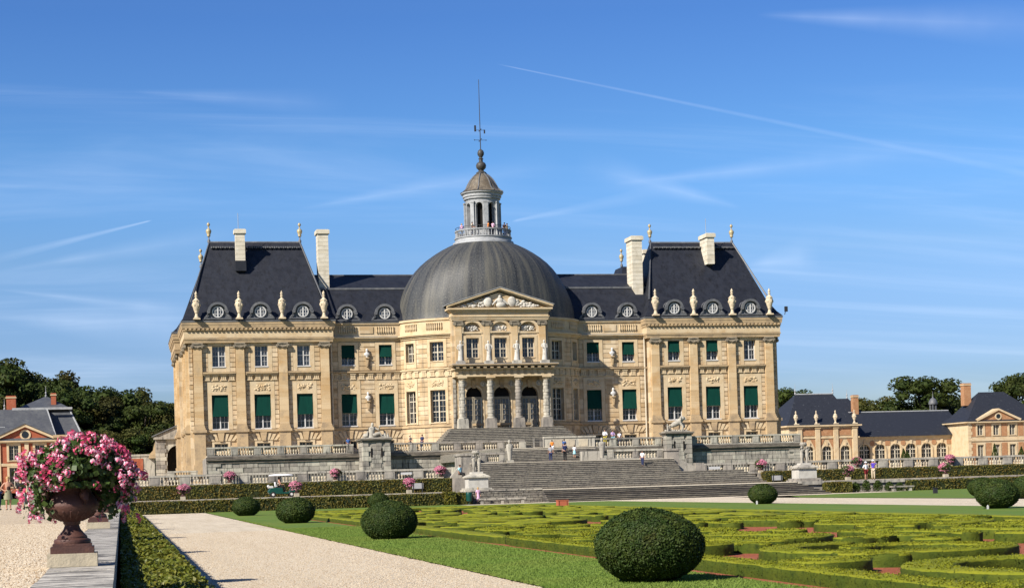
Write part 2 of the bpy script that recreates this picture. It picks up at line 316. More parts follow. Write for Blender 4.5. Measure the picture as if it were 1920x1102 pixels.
def courses(mb, P, s0, s1, z0, z1, h=.46, gap=.07, proud=.085, holes=()):
    n = max(1, round((z1-z0)/h)); hh = (z1-z0)/n
    for i in range(n):
        a, b = z0+i*hh+gap/2, z0+(i+1)*hh-gap/2
        segs = [(s0, s1)]
        for ho in holes:
            if ho[2] < b and ho[3] > a:
                ns = []
                for u, v in segs:
                    if ho[0] > u: ns.append((u, min(v, ho[0])))
                    if ho[1] < v: ns.append((max(u, ho[1]), v))
                segs = [x for x in ns if x[1]-x[0] > .06]
        for u, v in segs:
            k = max(1, int((v-u)/1.7)); off = (i % 2)*.5
            cuts = [u]+[u+(v-u)*(j+off)/k for j in range(1 if off == 0 else 0, k)]+[v] if k > 1 else [u, v]
            cuts = sorted(set(round(c, 3) for c in cuts))
            for p, q in zip(cuts, cuts[1:]):
                if q-p > .05: mb.box(p+.008, q-.008, -proud, .05, a, b, P)
def bars(P, a, b, c, e, nx, nz, d, w=.024, mull=True, trans=None, fw_=.065):
    mb = MB(); mb.box(a, a+fw_, d-.05, d+.05, c, e, P); mb.box(b-fw_, b, d-.05, d+.05, c, e, P)
    mb.box(a+fw_, b-fw_, d-.05, d+.05, c, c+fw_, P); mb.box(a+fw_, b-fw_, d-.05, d+.05, e-fw_, e, P)
    m = (a+b)/2
    if mull: mb.box(m-.055, m+.055, d-.08, d+.04, c+fw_, e-fw_, P)
    if trans:
        for tz in trans: mb.box(a+fw_, b-fw_, d-.06, d+.03, tz-.04, tz+.04, P)
    for i in range(1, nx):
        x = a+(b-a)*i/nx
        if mull and abs(x-m) < .01: continue
        mb.box(x-w/2, x+w/2, d-.02, d+.02, c+fw_, e-fw_, P)
    for j in range(1, nz):
        z = c+(e-c)*j/nz; mb.box(a+fw_, b-fw_, d-.018, d+.022, z-w/2, z+w/2, P)
    return mb
def window(P, m, hw, z0, z1, cas, blind=None, nx=4, nz=4, trans=None, frame='white', glass='glass', root=None, tr=None, stone='stone_pale', sill=True, depth=.36):
    root = root or CH; tr = tr or U
    cw, c0, c1 = cas; mb = MB()
    mb.box(m-cw, m-hw, -.1, .06, c0, c1, P); mb.box(m+hw, m+cw, -.1, .06, c0, c1, P); mb.box(m-hw, m+hw, -.095, .06, z1, c1, P)
    if c0 < z0-.05: mb.box(m-hw, m+hw, -.06, .06, c0, z0-.1, P)
    w = mb.build('window', stone, root, tr=tr)
    MB().box(m-hw, m+hw, depth+.04, depth+.06, z0, z1, P).build('glass', glass, w, tr=tr)
    bars(P, m-hw, m+hw, z0, z1, nx, nz, depth, trans=trans).build('glazing_bars', frame, w, tr=tr)
    if sill: MB().box(m-hw-.03, m+hw+.03, -.13, .2, z0-.1, z0+.003, P).build('sill', 'white' if frame == 'white' else 'stone_pale', w, tr=tr)
    if blind:
        q = random.uniform(-.1, .06); blind += random.uniform(-.09, .07); b = MB(); n = 7
        prof = []
        for i in range(n+1):
            t = i/n; prof.append((.13-.16*t+q*t*t, z1-.02-(z1-blind)*t))
        vs = []; fs = []
        for i, (d, z) in enumerate(prof):
            for s_ in (m-hw+.02, m+hw-.02): vs += [P(s_, d, z), P(s_, d+.03, z)]
        for i in range(n):
            o = i*4; fs += [(o, o+2, o+6, o+4), (o+1, o+5, o+7, o+3), (o, o+4, o+5, o+1), (o+2, o+3, o+7, o+6)]
        fs += [(n*4, n*4+2, n*4+3, n*4+1)]
        b.add(vs, fs).build('blind', 'blind', w, tr=tr, smooth=40)
    return w
def relief(P, m, hw, z0, z1, seed, mat='stone', parent=None, tr=None, n=26, d0=-.07):
    """carved panel: garlands, limbs and leaves in low relief"""
    rr = random.Random(seed); mb = MB()
    for i in range(n):
        x = m+rr.uniform(-hw, hw)*.9; z = z0+(z1-z0)*rr.uniform(.15, .85); r = rr.uniform(.08, .17)*min(1, (z1-z0)/.8)
        mb.ball((x, 0, z), r, 6, 4, 1, .8, rr.uniform(.5, 1.1), P=lambda a, b, c: P(a, d0+b, c))
    for i in range(7):
        a = rr.uniform(0, pi); x = m+rr.uniform(-hw, hw)*.7; z = (z0+z1)/2+rr.uniform(-.15, .15)*(z1-z0); l = .32*min(1, z1-z0)
        mb.tube([(x-l*cos(a), 0, z-l*sin(a)*.6), (x, -.08, z+.06), (x+l*cos(a), 0, z+l*sin(a)*.6)], [.05, .09, .05], 5, P=lambda p, q, c: P(p, d0+q, c))
    return mb.build('relief', mat, parent or CH, tr=tr or U, smooth=60)
def pilaster(P, m, w=.92, d=-.36, z=(8.35, 16.05), top=16.6, ped=(3.2, 7.62), pw=1.12):
    mb = MB(); n = 12; cut = [z[0]+(z[1]-z[0])*i/n for i in range(n+1)]
    for a, b in zip(cut, cut[1:]):
        t0 = 1-.10*(a-z[0])/(z[1]-z[0]); mb.box(m-w/2*t0, m+w/2*t0, d, 0, a+.004, b-.004, P)
    mb.box(m-w/2*.88, m+w/2*.88, d+.02, 0, z[0], z[1], P)
    o = mb.build('pilaster', 'stone_pil', CH, tr=U)
    c = MB(); zt = z[1]; hw = w/2
    c.box(m-hw*1.15, m+hw*1.15, d-.16, 0, top-.14, top-.01, P); c.box(m-hw*.95, m+hw*.95, d-.08, 0, zt, top-.14, P)
    for sg in (-1, 1):
        for r, q in ((.19, -.14), (.12, -.19), (.06, -.22)):
            c.lathe([(r, 0), (r, .22)], (0, 0, 0), 10, P=lambda a, b, e, sg=sg, q=q: P(m+sg*hw*1.08+a, d+q+e, zt+.2+b))
    for i in range(5): c.ball((m+(i-2)*hw*.32, d-.1, zt+.16-.10*(1-abs(i-2)/2)), .09, 6, 4, P=P)
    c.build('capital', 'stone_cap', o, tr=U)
    b = MB(); b.box(m-hw*1.02, m+hw*1.02, d-.04, 0, z[0]-.06, z[0]+.08, P); b.box(m-hw*1.13, m+hw*1.13, d-.13, 0, z[0]-.26, z[0]-.06, P); b.box(m-hw*1.25, m+hw*1.25, d-.2, 0, 7.9, z[0]-.26, P)
    b.build('base', 'stone_cornice', o, tr=U)
    if ped:
        q = MB(); q.box(m-pw*.62, m+pw*.62, d-.3, 0, ped[1], 7.9, P); q.box(m-pw/2, m+pw/2, d-.16, 0, ped[0]+1.2, ped[1], P); q.box(m-pw*.6, m+pw*.6, d-.26, 0, ped[0], ped[0]+1.2, P)
        q.build('pedestal', 'stone_cornice', o, tr=U)
    return o
M('stone_pil', (.49, .345, .185), (.47, .295, .13), .5, .47, .72, (.27, .215, .15), .8, .56, .82, bump=.25, bs=9, stretch=(.6, .6, 1.4), stretch2=(1, 1, .5), brick=(9, .74, (.63, .485, .30)))
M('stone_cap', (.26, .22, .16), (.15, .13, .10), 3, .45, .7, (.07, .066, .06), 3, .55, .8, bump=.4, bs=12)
ENT = [(16.6, 16.78, .36), (16.78, 16.93, .39), (16.93, 17.06, .45), (17.06, 17.72, .37), (17.72, 17.84, .43), (17.84, 18.0, .48), (18.06, 18.24, .56), (18.24, 18.42, .58), (18.42, 18.66, .62)]
XO, XI = 31.15, 17.0
def slabs(L, x0, x1, y0, y1, name, mat, left=1, right=1, back=0):
    mb = MB()
    for a, b, p in L: mb.box(x0-p*left, x1+p*right, y0-p, y1+p*back, a, b)
    return mb.build(name, mat, CH, tr=U)
def dentils(P, s0, s1, z0, z1, d, step=.42, w=.2, dep=.2):
    mb = MB(); n = int((s1-s0)/step)
    for i in range(n):
        s = s0+(i+.5)*(s1-s0)/n; mb.box(s-w/2, s+w/2, d-dep, d+.05, z0, z1, P)
    o = mb.build('dentils', 'stone_cornice', CH, tr=U); o['kind'] = 'stuff'; return o
def triglyphs(P, s0, s1, z0, z1, n, d=-.08):
    mb = MB(); w = .13
    for i in range(n):
        s = s0+(s1-s0)*(i+.5)/n
        for k in (-1, 0, 1): mb.box(s+k*w*1.35-w/2, s+k*w*1.35+w/2, d-.08, d+.12, z0+.06, z1, P)
        mb.box(s-w*2.3, s+w*2.3, d-.14, d+.12, z1, z1+.1, P); mb.box(s-w*2.3, s+w*2.3, d-.12, d+.1, z0-.04, z0+.06, P)
    return tag(mb.build('triglyphs', 'stone_pale', CH, tr=U), kind='stuff')
def basement_bay(P, m, cm, s0, s1, mc):
    """keystone, flat-arch voussoirs and the low cellar window"""
    ks = MB(); ks.prism([(m-.2, 6.72), (m+.2, 6.72), (m+.34, 7.58), (m-.34, 7.58)], -.24, 0, P); ks.build('keystone', 'stone_cornice', CH, tr=U)
    for sg in (-1, 1):
        for j in range(3):
            a0, a1 = .36+j*.36, .36+(j+1)*.36-.05; v = MB(); lean = .16+.12*j
            v.prism([(m+sg*(a0-.12+.1*j*.2), 6.75), (m+sg*(a1-.12+.1*j*.2), 6.75), (m+sg*(a1+lean*.8), 7.5-.12*j), (m+sg*(a0+lean*.8), 7.5-.12*j)][::sg], -.13, 0, P); v.build('voussoir', 'stone_pale', CH, tr=U)
    window(P, m, .68, 5.75, 6.5, (.9, 5.7, 6.68), None, 4, 1, None, 'cream_frame', 'glass', sill=False)
    holes = [(m-1.95, m+1.95, 6.7, 7.6), (m-.92, m+.92, 5.3, 6.7)]
    courses(mc, P, s0, s1, 4.2, 7.6, .43, .06, .07, holes)
    courses(mc, P, m-1.95+.02, m-1.42, 6.72, 7.58, .43, .06, .07); courses(mc, P, m+1.42, m+1.95-.02, 6.72, 7.58, .43, .06, .07)
PC = (30.25, 26.04, 21.75, 17.515); BC = (28.145, 23.895, 19.63)
pavblinds = {-1: ((None, 9.3), (None, 9.32), (None, 9.35)), 1: ((15.2, 9.3), (15.2, 9.3), (None, 9.35))}
for sg in (-1, 1):
    P = flat(180.25); lo, hi = sorted((sg*XO, sg*XI))
    holes = []; mb = MB(); mc = MB()
    for b in BC:
        m = sg*b; holes += [(m-.66, m+.66, 14.22, 16.31), (m-.82, m+.82, 7.96, 11.39), (m-.68, m+.68, 5.75, 6.5)]
    wall(mb, P, lo, hi, 2.6, 16.6, holes)
    wl = mb.build('wall', 'stone', CH, tr=U)
    for X, q in ((lo, -1), (hi, 1)):         # pavilion flanks
        m2 = MB(); deep = 191.2 if abs(X) > 20 else 181.45
        wall(m2, sidewall(X, q), 180.25, deep, 2.6, 16.6); m2.build('wall', 'stone', CH, tr=U)
    for i, b in enumerate(sorted(BC) if sg > 0 else BC):
        m = sg*b; up_b, lo_b = pavblinds[sg][i]
        gl = 'glass_grey' if sg < 0 else 'glass'
        window(P, m, .66, 14.22, 16.31, (1.08, 13.7, 16.58), up_b, 4, 4, [15.3], 'white', gl)
        window(P, m, .82, 7.96, 11.39, (1.22, 7.92, 12.68), lo_b, 4, 5, [9.35], 'white', 'glass')
        relief(P, m, .78, 11.7, 12.48, 10+i+sg, 'stone_pale', n=30 if i != 1 else 40)
        s0, s1 = m-2.1+.46, m+2.1-.46
        sc = MB(); sc.box(s0+.02, s1-.02, -.3, 0, 13.36, 13.5, P); sc.box(s0+.02, s1-.02, -.4, 0, 13.5, 13.67, P); sc.build('string_course', 'stone_cornice', CH, tr=U)
        sc = MB(); sc.box(s0+.02, s1-.02, -.12, 0, 12.76, 12.84, P); sc.build('string_course', 'stone_pale', CH, tr=U)
        triglyphs(P, s0, s1, 12.86, 13.26, 4)
        bs = MB(); bs.box(s0+.02, s1-.02, -.26, 0, 7.62, 7.86, P); bs.build('string_course', 'stone_cornice', CH, tr=U)
        for u, v in ((s0, m-1.24), (m+1.24, s1)): courses(mc, P, u, v, 7.92, 12.74)
        for u, v in ((s0, m-1.1), (m+1.1, s1)): courses(mc, P, u, v, 13.7, 16.55)
        basement_bay(P, m, None, s0-.06, s1+.06, mc)
    for e, w_ in ((sg*30.94, .19),):
        courses(mc, P, e-w_+.02, e+w_-.02, 7.9, 16.5)
    courses(mc, P, min(sg*17.0, sg*16.97), max(sg*17.0, sg*16.97), 7.9, 16.5)
    o = mc.build('stone_courses', 'stone', CH, tr=U); o['kind'] = 'stuff'
    for b in PC: pilaster(P, sg*b)
    Q = sidewall(sg*XO, sg)
    sc_ = MB()
    for y in (181.2, 185.6, 190.3): pilaster(Q, y, d=-.3)
    for y in (183.4, 187.9):
        window(Q, y, .66, 14.22, 16.31, (1.08, 13.7, 16.58)); window(Q, y, .82, 7.96, 11.39, (1.22, 7.92, 12.68), 9.3)
    courses(sc_, Q, 181.7, 185.1, 4, 7.6); courses(sc_, Q, 186.1, 189.8, 4, 7.6); o = sc_.build('stone_courses', 'stone', CH, tr=U); o['kind'] = 'stuff'
    slabs(ENT, lo, hi, 180.25, 191.2, 'entablature', 'stone_cornice'); slabs([(17.09, 17.7, .40)], lo, hi, 180.25, 191.2, 'frieze', 'stone_pale')
    dentils(P, lo-.4, hi+.4, 17.86, 18.04, -.46); 
    slabs([(18.66, 18.82, .66), (18.82, 18.9, .55)], lo, hi, 180.25, 191.2, 'gutter', 'lead')
    # rear pavilion behind, only its flank shows
    x0, x1 = sorted((sg*31.7, sg*17.5)); slabs([(2.6, 16.6, 0)], x0, x1, 193, 206, 'rear_wall', 'stone'); slabs(ENT, x0, x1, 193, 206, 'entablature', 'stone_cornice', back=1); slabs([(18.66, 18.85, .66)], x0, x1, 193, 206, 'gutter', 'lead', back=1)
    slabs([(2.6, 17.1, 0)], sg*30.6 if sg < 0 else 17.2, -17.2 if sg < 0 else 30.6, 191.2, 193, 'rear_wall', 'stone')
    R2 = sidewall(sg*31.7, sg)
    for y in (194, 198, 205): pilaster(R2, y, d=-.2)
# plinth under everything, down into the moat
MB().box(-31.75, 31.75, 179.75, 206, 1.2, 2.6).build('plinth', 'stone_grey', CH, tr=U)
# ---- recessed ranges between the pavilions and the rotunda
for sg in (-1, 1):
    P = flat(181.45); lo, hi = sorted((sg*17.0, sg*9.3)); holes = []; mb = MB(); mc = MB()
    for b in (14.95, 11.08):
        m = sg*b; holes += [(m-.68, m+.68, 14.28, 16.33), (m-.8, m+.8, 8.05, 11.3), (m-.68, m+.68, 5.75, 6.5)]
    wall(mb, P, lo, hi, 2.6, 17.0, holes); mb.build('wall', 'stone', CH, tr=U)
    for b in (14.95, 11.08):
        m = sg*b
        window(P, m, .68, 14.28, 16.33, (1.05, 13.72, 16.6), 15.1 if not (sg > 0 and b < 12) else 15.25, 4, 4, [15.3]); window(P, m, .8, 8.05, 11.3, (1.18, 7.92, 12.66), 9.32, 4, 6, [9.35])
        relief(P, m, .78, 11.62, 12.42, 31+int(b)+sg, 'stone_pale')
        basement_bay(P, m, None, m-1.9, m+1.9, mc)
    e1, e2 = lo+.06, hi-.1
    hl = [(sg*b-1.2, sg*b+1.2, 7.9, 12.7) for b in (14.95, 11.08)]+[(sg*b-1.07, sg*b+1.07, 13.7, 16.65) for b in (14.95, 11.08)]
    courses(mc, P, e1, e2, 7.92, 12.74, .5, .06, .06, hl); courses(mc, P, e1, e2, 13.7, 16.6, .5, .06, .06, hl)
    o = mc.build('stone_courses', 'stone', CH, tr=U); o['kind'] = 'stuff'
    def sl(L, name, mat): return slabs(L, lo, hi, 181.45, 184, name, mat, 0, 0)
    sl([(13.4, 13.5, .18), (13.5, 13.62, .28)], 'string_course', 'stone_cornice'); sl([(12.72, 12.8, .1)], 'string_course', 'stone_pale'); triglyphs(P, lo+.2, hi-.2, 12.82, 13.3, 8, -.04)
    sl([(7.66, 7.86, .2)], 'string_course', 'stone_cornice')
    sl([(16.72, 16.86, .12), (16.86, 17.0, .3), (17.0, 17.12, .42)], 'cornice', 'stone_pale'); sl([(17.12, 17.16, .45)], 'gutter', 'lead_pale')
    sl([(17.16, 18.44, .02), (18.44, 18.6, .16)], 'parapet', 'stone_pale'); sl([(18.6, 18.72, .22)], 'gutter', 'lead')
    for b in (14.95, 11.08, 13.0):
        m = sg*b
        if b == 13.0: MB().box(m-.7, m+.7, -.1, 0, 17.5, 18.2, P).build('parapet_panel', 'stone', CH, tr=U); continue
        bm_ = MB()
        for k in range(8): bm_.lathe([(.05, 0), (.10, .18), (.06, .5), (.09, .68)], (m+(k-3.5)*.24, 0, 17.52), 6, P=lambda a, c, z: P(a, c-.1, z))
        bm_.build('parapet_balusters', 'stone_pale', CH, tr=U)
    # downpipe in the corner
    MB().tube([(sg*16.7, 181.25, 3.2), (sg*16.7, 181.25, 16.8)], .09, 6).build('downpipe', 'cream_frame', CH, tr=U)
# ---- the oval rotunda
FA = radians(73)*8.5; F0 = radians(26)*8.5
for sg in (-1, 1):
    lo, hi = sorted((sg*FA, sg*F0)); holes = []; mb = MB()
    ws = [(sg*radians(61.5)*8.5, .62), (sg*radians(39.5)*8.5, .70)]
    for m, hw in ws: holes += [(m-hw, m+hw, 14.35, 16.3), (m-hw-.08, m+hw+.08, 8.1, 11.4)]
    wall(mb, ellipse, lo, hi, 2.6, 17.0, holes, step=.6); mb.build('wall', 'stone', CH, tr=U)
    mc = MB(); hl = []
    for i, (m, hw) in enumerate(ws):
        window(ellipse, m, hw, 14.35, 16.3, (hw+.3, 13.75, 16.6), None, 4, 4, [15.25], 'cream_frame', 'glass'); window(ellipse, m, hw+.08, 8.1, 11.4, (hw+.34, 7.95, 12.66), None, 4, 6, [9.2, 10.35], 'cream_frame', 'glass')
        relief(ellipse, m, .6, 11.7, 12.45, 50+i+sg, 'stone_pale'); hl += [(m-hw-.36, m+hw+.36, 7.9, 12.7), (m-hw-.32, m+hw+.32, 13.7, 16.65)]
    k = 8; cut = [lo+(hi-lo)*i/k for i in range(k+1)]
    for a, b in zip(cut, cut[1:]):
        for z0, z1 in ((3, 7.6), (7.92, 12.7), (13.75, 16.6)): courses(mc, ellipse, a, b, z0, z1, .5, .06, .06, hl)
    o = mc.build('stone_courses', 'stone', CH, tr=U); o['kind'] = 'stuff'
def oval(prof, name, mat, a0=radians(197), a1=radians(343), cap=False, smooth=40):
    return MB().lathe([(1, 0)]*0+prof, (0, EY, 0), 64, 1, EB/EA, a0, a1, cap).build(name, mat, CH, tr=U, smooth=smooth)
oval([(EA-.1, 7.62), (EA+.2, 7.62), (EA+.2, 7.86), (EA-.1, 7.88)], 'string_course', 'stone_cornice')
oval([(EA-.1, 12.72), (EA+.1, 12.72), (EA+.1, 12.8), (EA+.05, 13.38), (EA+.2, 13.4), (EA+.2, 13.5), (EA+.3, 13.5), (EA+.3, 13.62), (EA-.1, 13.66)], 'string_course', 'stone_pale')
triglyphs(ellipse, -FA+.3, -F0-.2, 12.82, 13.28, 7, -.05); triglyphs(ellipse, F0+.2, FA-.3, 12.82, 13.28, 7, -.05)
oval([(EA-.1, 16.7), (EA+.14, 16.7), (EA+.14, 16.86), (EA+.34, 16.9), (EA+.34, 17.0), (EA+.5, 17.02), (EA+.5, 17.16), (EA+.05, 17.2), (EA+.05, 18.44), (EA+.22, 18.5), (EA+.22, 18.7), (EA-.3, 18.74)], 'parapet', 'stone_pale')
for sg in (-1, 1):
    for d_ in (60, 41):
        bm_ = MB(); m = sg*radians(d_)*8.5
        for k in range(8): bm_.lathe([(.05, 0), (.10, .18), (.06, .5), (.09, .68)], (m+(k-3.5)*.22, 0, 17.55), 6, P=lambda a, c, z: ellipse(a, c-.12, z))
        bm_.build('parapet_balusters', 'stone_pale', CH, tr=U)
# ---- dome and lantern
def dome_material():
    m = bpy.data.materials.new('dome_slate'); m.use_nodes = True; t = m.node_tree; L = t.links; b = t.nodes['Principled BSDF']; b.inputs['Roughness'].default_value = .55; b.inputs['Specular IOR Level'].default_value = .35
    g = t.nodes.new('ShaderNodeNewGeometry'); sp = t.nodes.new('ShaderNodeSeparateXYZ'); L.new(g.outputs['Position'], sp.inputs[0])
    def mth(op, a, c=None):
        n = t.nodes.new('ShaderNodeMath'); n.operation = op
        for k, v in enumerate((a, c)):
            if v is None: continue
            if isinstance(v, (int, float)): n.inputs[k].default_value = v
            else: L.new(v, n.inputs[k])
        return n.outputs[0]
    c0 = U(0, EY, 0); an = mth('ARCTAN2', mth('SUBTRACT', sp.outputs[0], c0[0]), mth('SUBTRACT', c0[1], sp.outputs[1]))
    def nz(fa, fz, off, lo, hi):      # rain streaks run down the meridians
        cb = t.nodes.new('ShaderNodeCombineXYZ'); L.new(mth('MULTIPLY', an, fa), cb.inputs[0]); L.new(mth('MULTIPLY', sp.outputs[2], fz), cb.inputs[1]); cb.inputs[2].default_value = off
        n = t.nodes.new('ShaderNodeTexNoise'); n.inputs['Scale'].default_value = 1; n.inputs['Detail'].default_value = 6; n.inputs['Roughness'].default_value = .6; L.new(cb.outputs[0], n.inputs['Vector'])
        r = t.nodes.new('ShaderNodeMapRange'); r.inputs['From Min'].default_value = lo; r.inputs['From Max'].default_value = hi; L.new(n.outputs[0], r.inputs['Value']); return r.outputs[0]
    def mix(f, a, c):
        x = t.nodes.new('ShaderNodeMix'); x.data_type = 'RGBA'; L.new(f, x.inputs['Factor'])
        for k, v in ((6, a), (7, c)):
            if isinstance(v, tuple): x.inputs[k].default_value = (*v, 1)
            else: L.new(v, x.inputs[k])
        return x.outputs[2]
    cur = mix(nz(9, .10, 0, .44, .66), (.030, .033, .036), (.085, .080, .064)); cur = mix(nz(14, .09, 5, .50, .68), cur, (.012, .014, .018)); cur = mix(nz(60, 5.0, 9, .52, .74), cur, (.105, .10, .085))
    L.new(cur, b.inputs['Base Color']); bm = t.nodes.new('ShaderNodeBump'); bm.inputs['Strength'].default_value = .5; bm.inputs['Distance'].default_value = .05; L.new(nz(70, 6, 2, 0, 1), bm.inputs['Height']); L.new(bm.outputs[0], b.inputs['Normal']); MATS['dome_slate'] = m
dome_material()
prof = [(18.55, 9.75), (18.9, 9.62), (19.5, 9.5), (20.3, 9.32), (21.0, 9.1), (21.8, 8.76), (22.6, 8.36), (23.4, 7.88), (24.1, 7.34), (24.75, 6.72), (25.3, 6.05), (25.85, 5.25), (26.3, 4.5), (26.7, 3.7), (26.95, 3.1), (27.1, 2.5)]
vs = []; fs = []; n = 192
for z, r in prof:
    t = (z-18.55)/(27.45-18.55); q = (EB+.2)/EA*(1-t)+t*1.0; q = .73+.27*t**1.5
    for i in range(n):
        a = 2*pi*i/n; rb_ = r*(1+.006*abs(sin(a*12))); vs.append((rb_*cos(a), EY+rb_*q*sin(a), z))
for j in range(len(prof)-1):
    for i in range(n): fs.append((j*n+i, j*n+(i+1) % n, (j+1)*n+(i+1) % n, (j+1)*n+i))
DOME = MB().add(vs, fs).build('dome', 'dome_slate', CH, tr=U, smooth=60)
UL = lambda x, y, z: U(x, y, z-.32)
LN = MB().lathe([(3.25, 27.2), (3.2, 27.42), (3.0, 27.5), (2.95, 27.75), (3.05, 27.8), (3.05, 27.9), (2.2, 27.92)], (0, EY, 0), 40).build('lantern', 'lead_pale', CH, tr=UL, smooth=30)
bl = MB()
for i in range(56):
    a = 2*pi*i/56; bl.lathe([(.05, 0), (.075, .15), (.045, .4), (.07, .66)], (2.88*cos(a), EY+2.88*sin(a), 27.9), 5)
bl.build('balusters', 'lead_pale', LN, tr=UL, smooth=40)
MB().lathe([(2.78, 28.54), (2.99, 28.54), (3.0, 28.66), (2.78, 28.68), (2.78, 28.54)], (0, EY, 0), 48, cap=False).build('rail', 'lead_pale', LN, tr=UL, smooth=30)
rr = MB()
for i in range(20):
    a = 2*pi*i/20; rr.tube([(2.9*cos(a), EY+2.9*sin(a), 28.66), (2.9*cos(a), EY+2.9*sin(a), 28.95)], .02, 4)
rr.lathe([(2.88, 28.93), (2.92, 28.93), (2.92, 28.97), (2.88, 28.97), (2.88, 28.93)], (0, EY, 0), 32, cap=False); rr.build('handrail', 'iron', LN, tr=UL)
RL = 1.78
def cyl(s, d, z): return ((RL-d)*sin(s/RL), EY-(RL-d)*cos(s/RL), z)
lb = MB(); per = 2*pi*RL
wall(lb, cyl, 0, per, 27.9, 32.1, [(per*(i+.5)/8-.36, per*(i+.5)/8+.36, 28.6, 31.5, 1.0) for i in range(8)], .4, step=.2); lb.build('drum', 'lead_pale', LN, tr=UL)
for i in range(8):
    pm = per*i/8; pp = MB(); pp.box(pm-.2, pm+.2, -.2, .02, 27.92, 31.6, cyl); pp.box(pm-.26, pm+.26, -.27, .02, 27.92, 28.5, cyl); pp.box(pm-.25, pm+.25, -.25, .02, 31.45, 31.62, cyl); pp.build('pier', 'lead_pale', LN, tr=UL)
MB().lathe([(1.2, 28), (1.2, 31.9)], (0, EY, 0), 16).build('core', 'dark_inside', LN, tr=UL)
MB().lathe([(1.7, 31.9), (1.95, 31.95), (1.95, 32.15), (2.05, 32.2), (2.05, 32.45), (2.22, 32.55), (2.25, 32.7), (1.8, 32.72)], (0, EY, 0), 32).build('cornice', 'lead_pale', LN, tr=UL, smooth=30)
M('lead_dark', (.05, .048, .046), (.09, .085, .075), 2, .5, .7, rough=.5)
M('lantern_roof', (.12, .095, .065), (.21, .18, .135), 1.5, .45, .68, (.07, .06, .05), 2.5, .5, .7, rough=.5, spec=.4, stretch=(2, 2, .3))
lr = MB().lathe([(2.3, 32.7), (2.0, 32.86), (1.72, 33.15), (1.5, 33.6), (1.22, 34.05), (.85, 34.45), (.5, 34.7), (.4, 34.9)], (0, EY, 0), 32).build('cap', 'lantern_roof', LN, tr=UL, smooth=50)
rb = MB()
for i in range(8):
    a = 2*pi*(i+.5)/8; rb.tube([(r*cos(a), EY+r*sin(a), z+.02) for r, z in [(2.28, 32.72), (2.0, 32.88), (1.72, 33.17), (1.5, 33.62), (1.22, 34.07), (.85, 34.47), (.45, 34.75)]], .07, 5)
rb.build('ribs', 'lead', lr, tr=UL)
fn = MB().lathe([(.55, 34.72), (.55, 34.86), (.3, 35.0), (.26, 35.1), (.5, 35.35), (.55, 35.6), (.45, 35.85), (.22, 36.0), (.2, 36.25), (.28, 36.3), (.15, 36.45), (.34, 36.75), (.36, 36.95), (.26, 37.2), (.05, 37.35)], (0, EY, 0), 16).build('finial', 'lead_dark', LN, tr=UL, smooth=50)
sp = MB().tube([(0, EY, 37.2), (0, EY, 40), (0, EY, 44.7)], [.055, .045, .03], 6).build('mast', 'iron', LN, tr=UL)
wv = MB()
for z, l in ((38.3, .62), (39.35, .5)):
    for a in (0, pi/2): wv.tube([(-l*cos(a), EY-l*sin(a), z), (l*cos(a), EY+l*sin(a), z)], .022, 4); wv.ball((l*cos(a), EY+l*sin(a), z), .06, 6, 4); wv.ball((-l*cos(a), EY-l*sin(a), z), .06, 6, 4)
wv.box(-.62, -.42, EY-.02, EY+.02, 39.2, 39.85); wv.box(.4, .55, EY-.02, EY+.02, 39.0, 39.4); wv.build('weathervane', 'iron', sp, tr=UL)
# ---- roofs
def hip(x0, x1, y0, y1, z0, rx0, rx1, ry0, ry1, z1, name='roof', mat='slate', flare=.55):
    mb = MB(); L = []
    def ring(t, z, e=0): return [(x0+(rx0-x0)*t-e, y0+(ry0-y0)*t-e, z), (x1+(rx1-x1)*t+e, y0+(ry0-y0)*t-e, z), (x1+(rx1-x1)*t+e, y1+(ry1-y1)*t+e, z), (x0+(rx0-x0)*t-e, y1+(ry1-y1)*t+e, z)]
    R_ = [ring(0, z0, flare), ring(.05, z0+(z1-z0)*.06, flare*.45), ring(.12, z0+(z1-z0)*.13, .12), ring(.2, z0+(z1-z0)*.2), ring(1, z1)]
    for r in R_: L += r
    f = [(0, 3, 2, 1), (16, 17, 18, 19)]
    for k in range(4):
        for i in range(4): f.append((k*4+i, k*4+(i+1) % 4, k*4+4+(i+1) % 4, k*4+4+i))
    return mb.add(L, f).build(name, mat, CH, tr=U)
def ridge(pts, parent, r=.1, mat='lead'): return MB().tube(pts, r, 6).build('ridge_lead', mat, parent, tr=U)
def roof_finial(x, y, z, parent, h=2.05):
    mb = MB(); mb.lathe([(.16, 0), (.16, .25), (.07, .35), (.07, .62)], (x, y, z), 8); o = mb.build('finial', 'lead', parent, tr=U, smooth=40)
    MB().lathe([(.08, .6), (.2, .7), (.16, .8), (.27, 1.1), (.29, 1.25), (.2, 1.4), (.12, 1.45), (.07, 1.52), (.06, 1.7), (.16, 1.82), (.17, 1.93), (.08, 2.05), (.01, 2.12)], (x, y, z), 10).build('gilt_urn', 'gilt', o, tr=U, smooth=50)
def chimney(x0, x1, y0, y1, z0, z1, parent=None, foot=None):
    mb = MB(); n = max(3, int((z1-.45-z0)/.42))
    for i in range(n):
        a = z0+(z1-.45-z0)*i/n; b = z0+(z1-.45-z0)*(i+1)/n; mb.box(x0, x1, y0, y1, a+.012, b-.012)
    mb.box(x0+.03, x1-.03, y0+.03, y1-.03, z0, z1-.4)
    if foot: mb.prism([(x0, z0), (x1, z0), (x1-.05, z0-foot), (x0+(x1-x0)*.5, z0-foot)], y0+.01, y1-.01)
    o = mb.build('chimney', 'chimney_stone', parent or CH, tr=U)
    MB().box(x0-.14, x1+.14, y0-.14, y1+.14, z1-.45, z1-.06).box(x0-.05, x1+.05, y0-.05, y1+.05, z1-.06, z1).build('chimney_cap', 'chimney_stone', o, tr=U)
    return o
roofs = {}
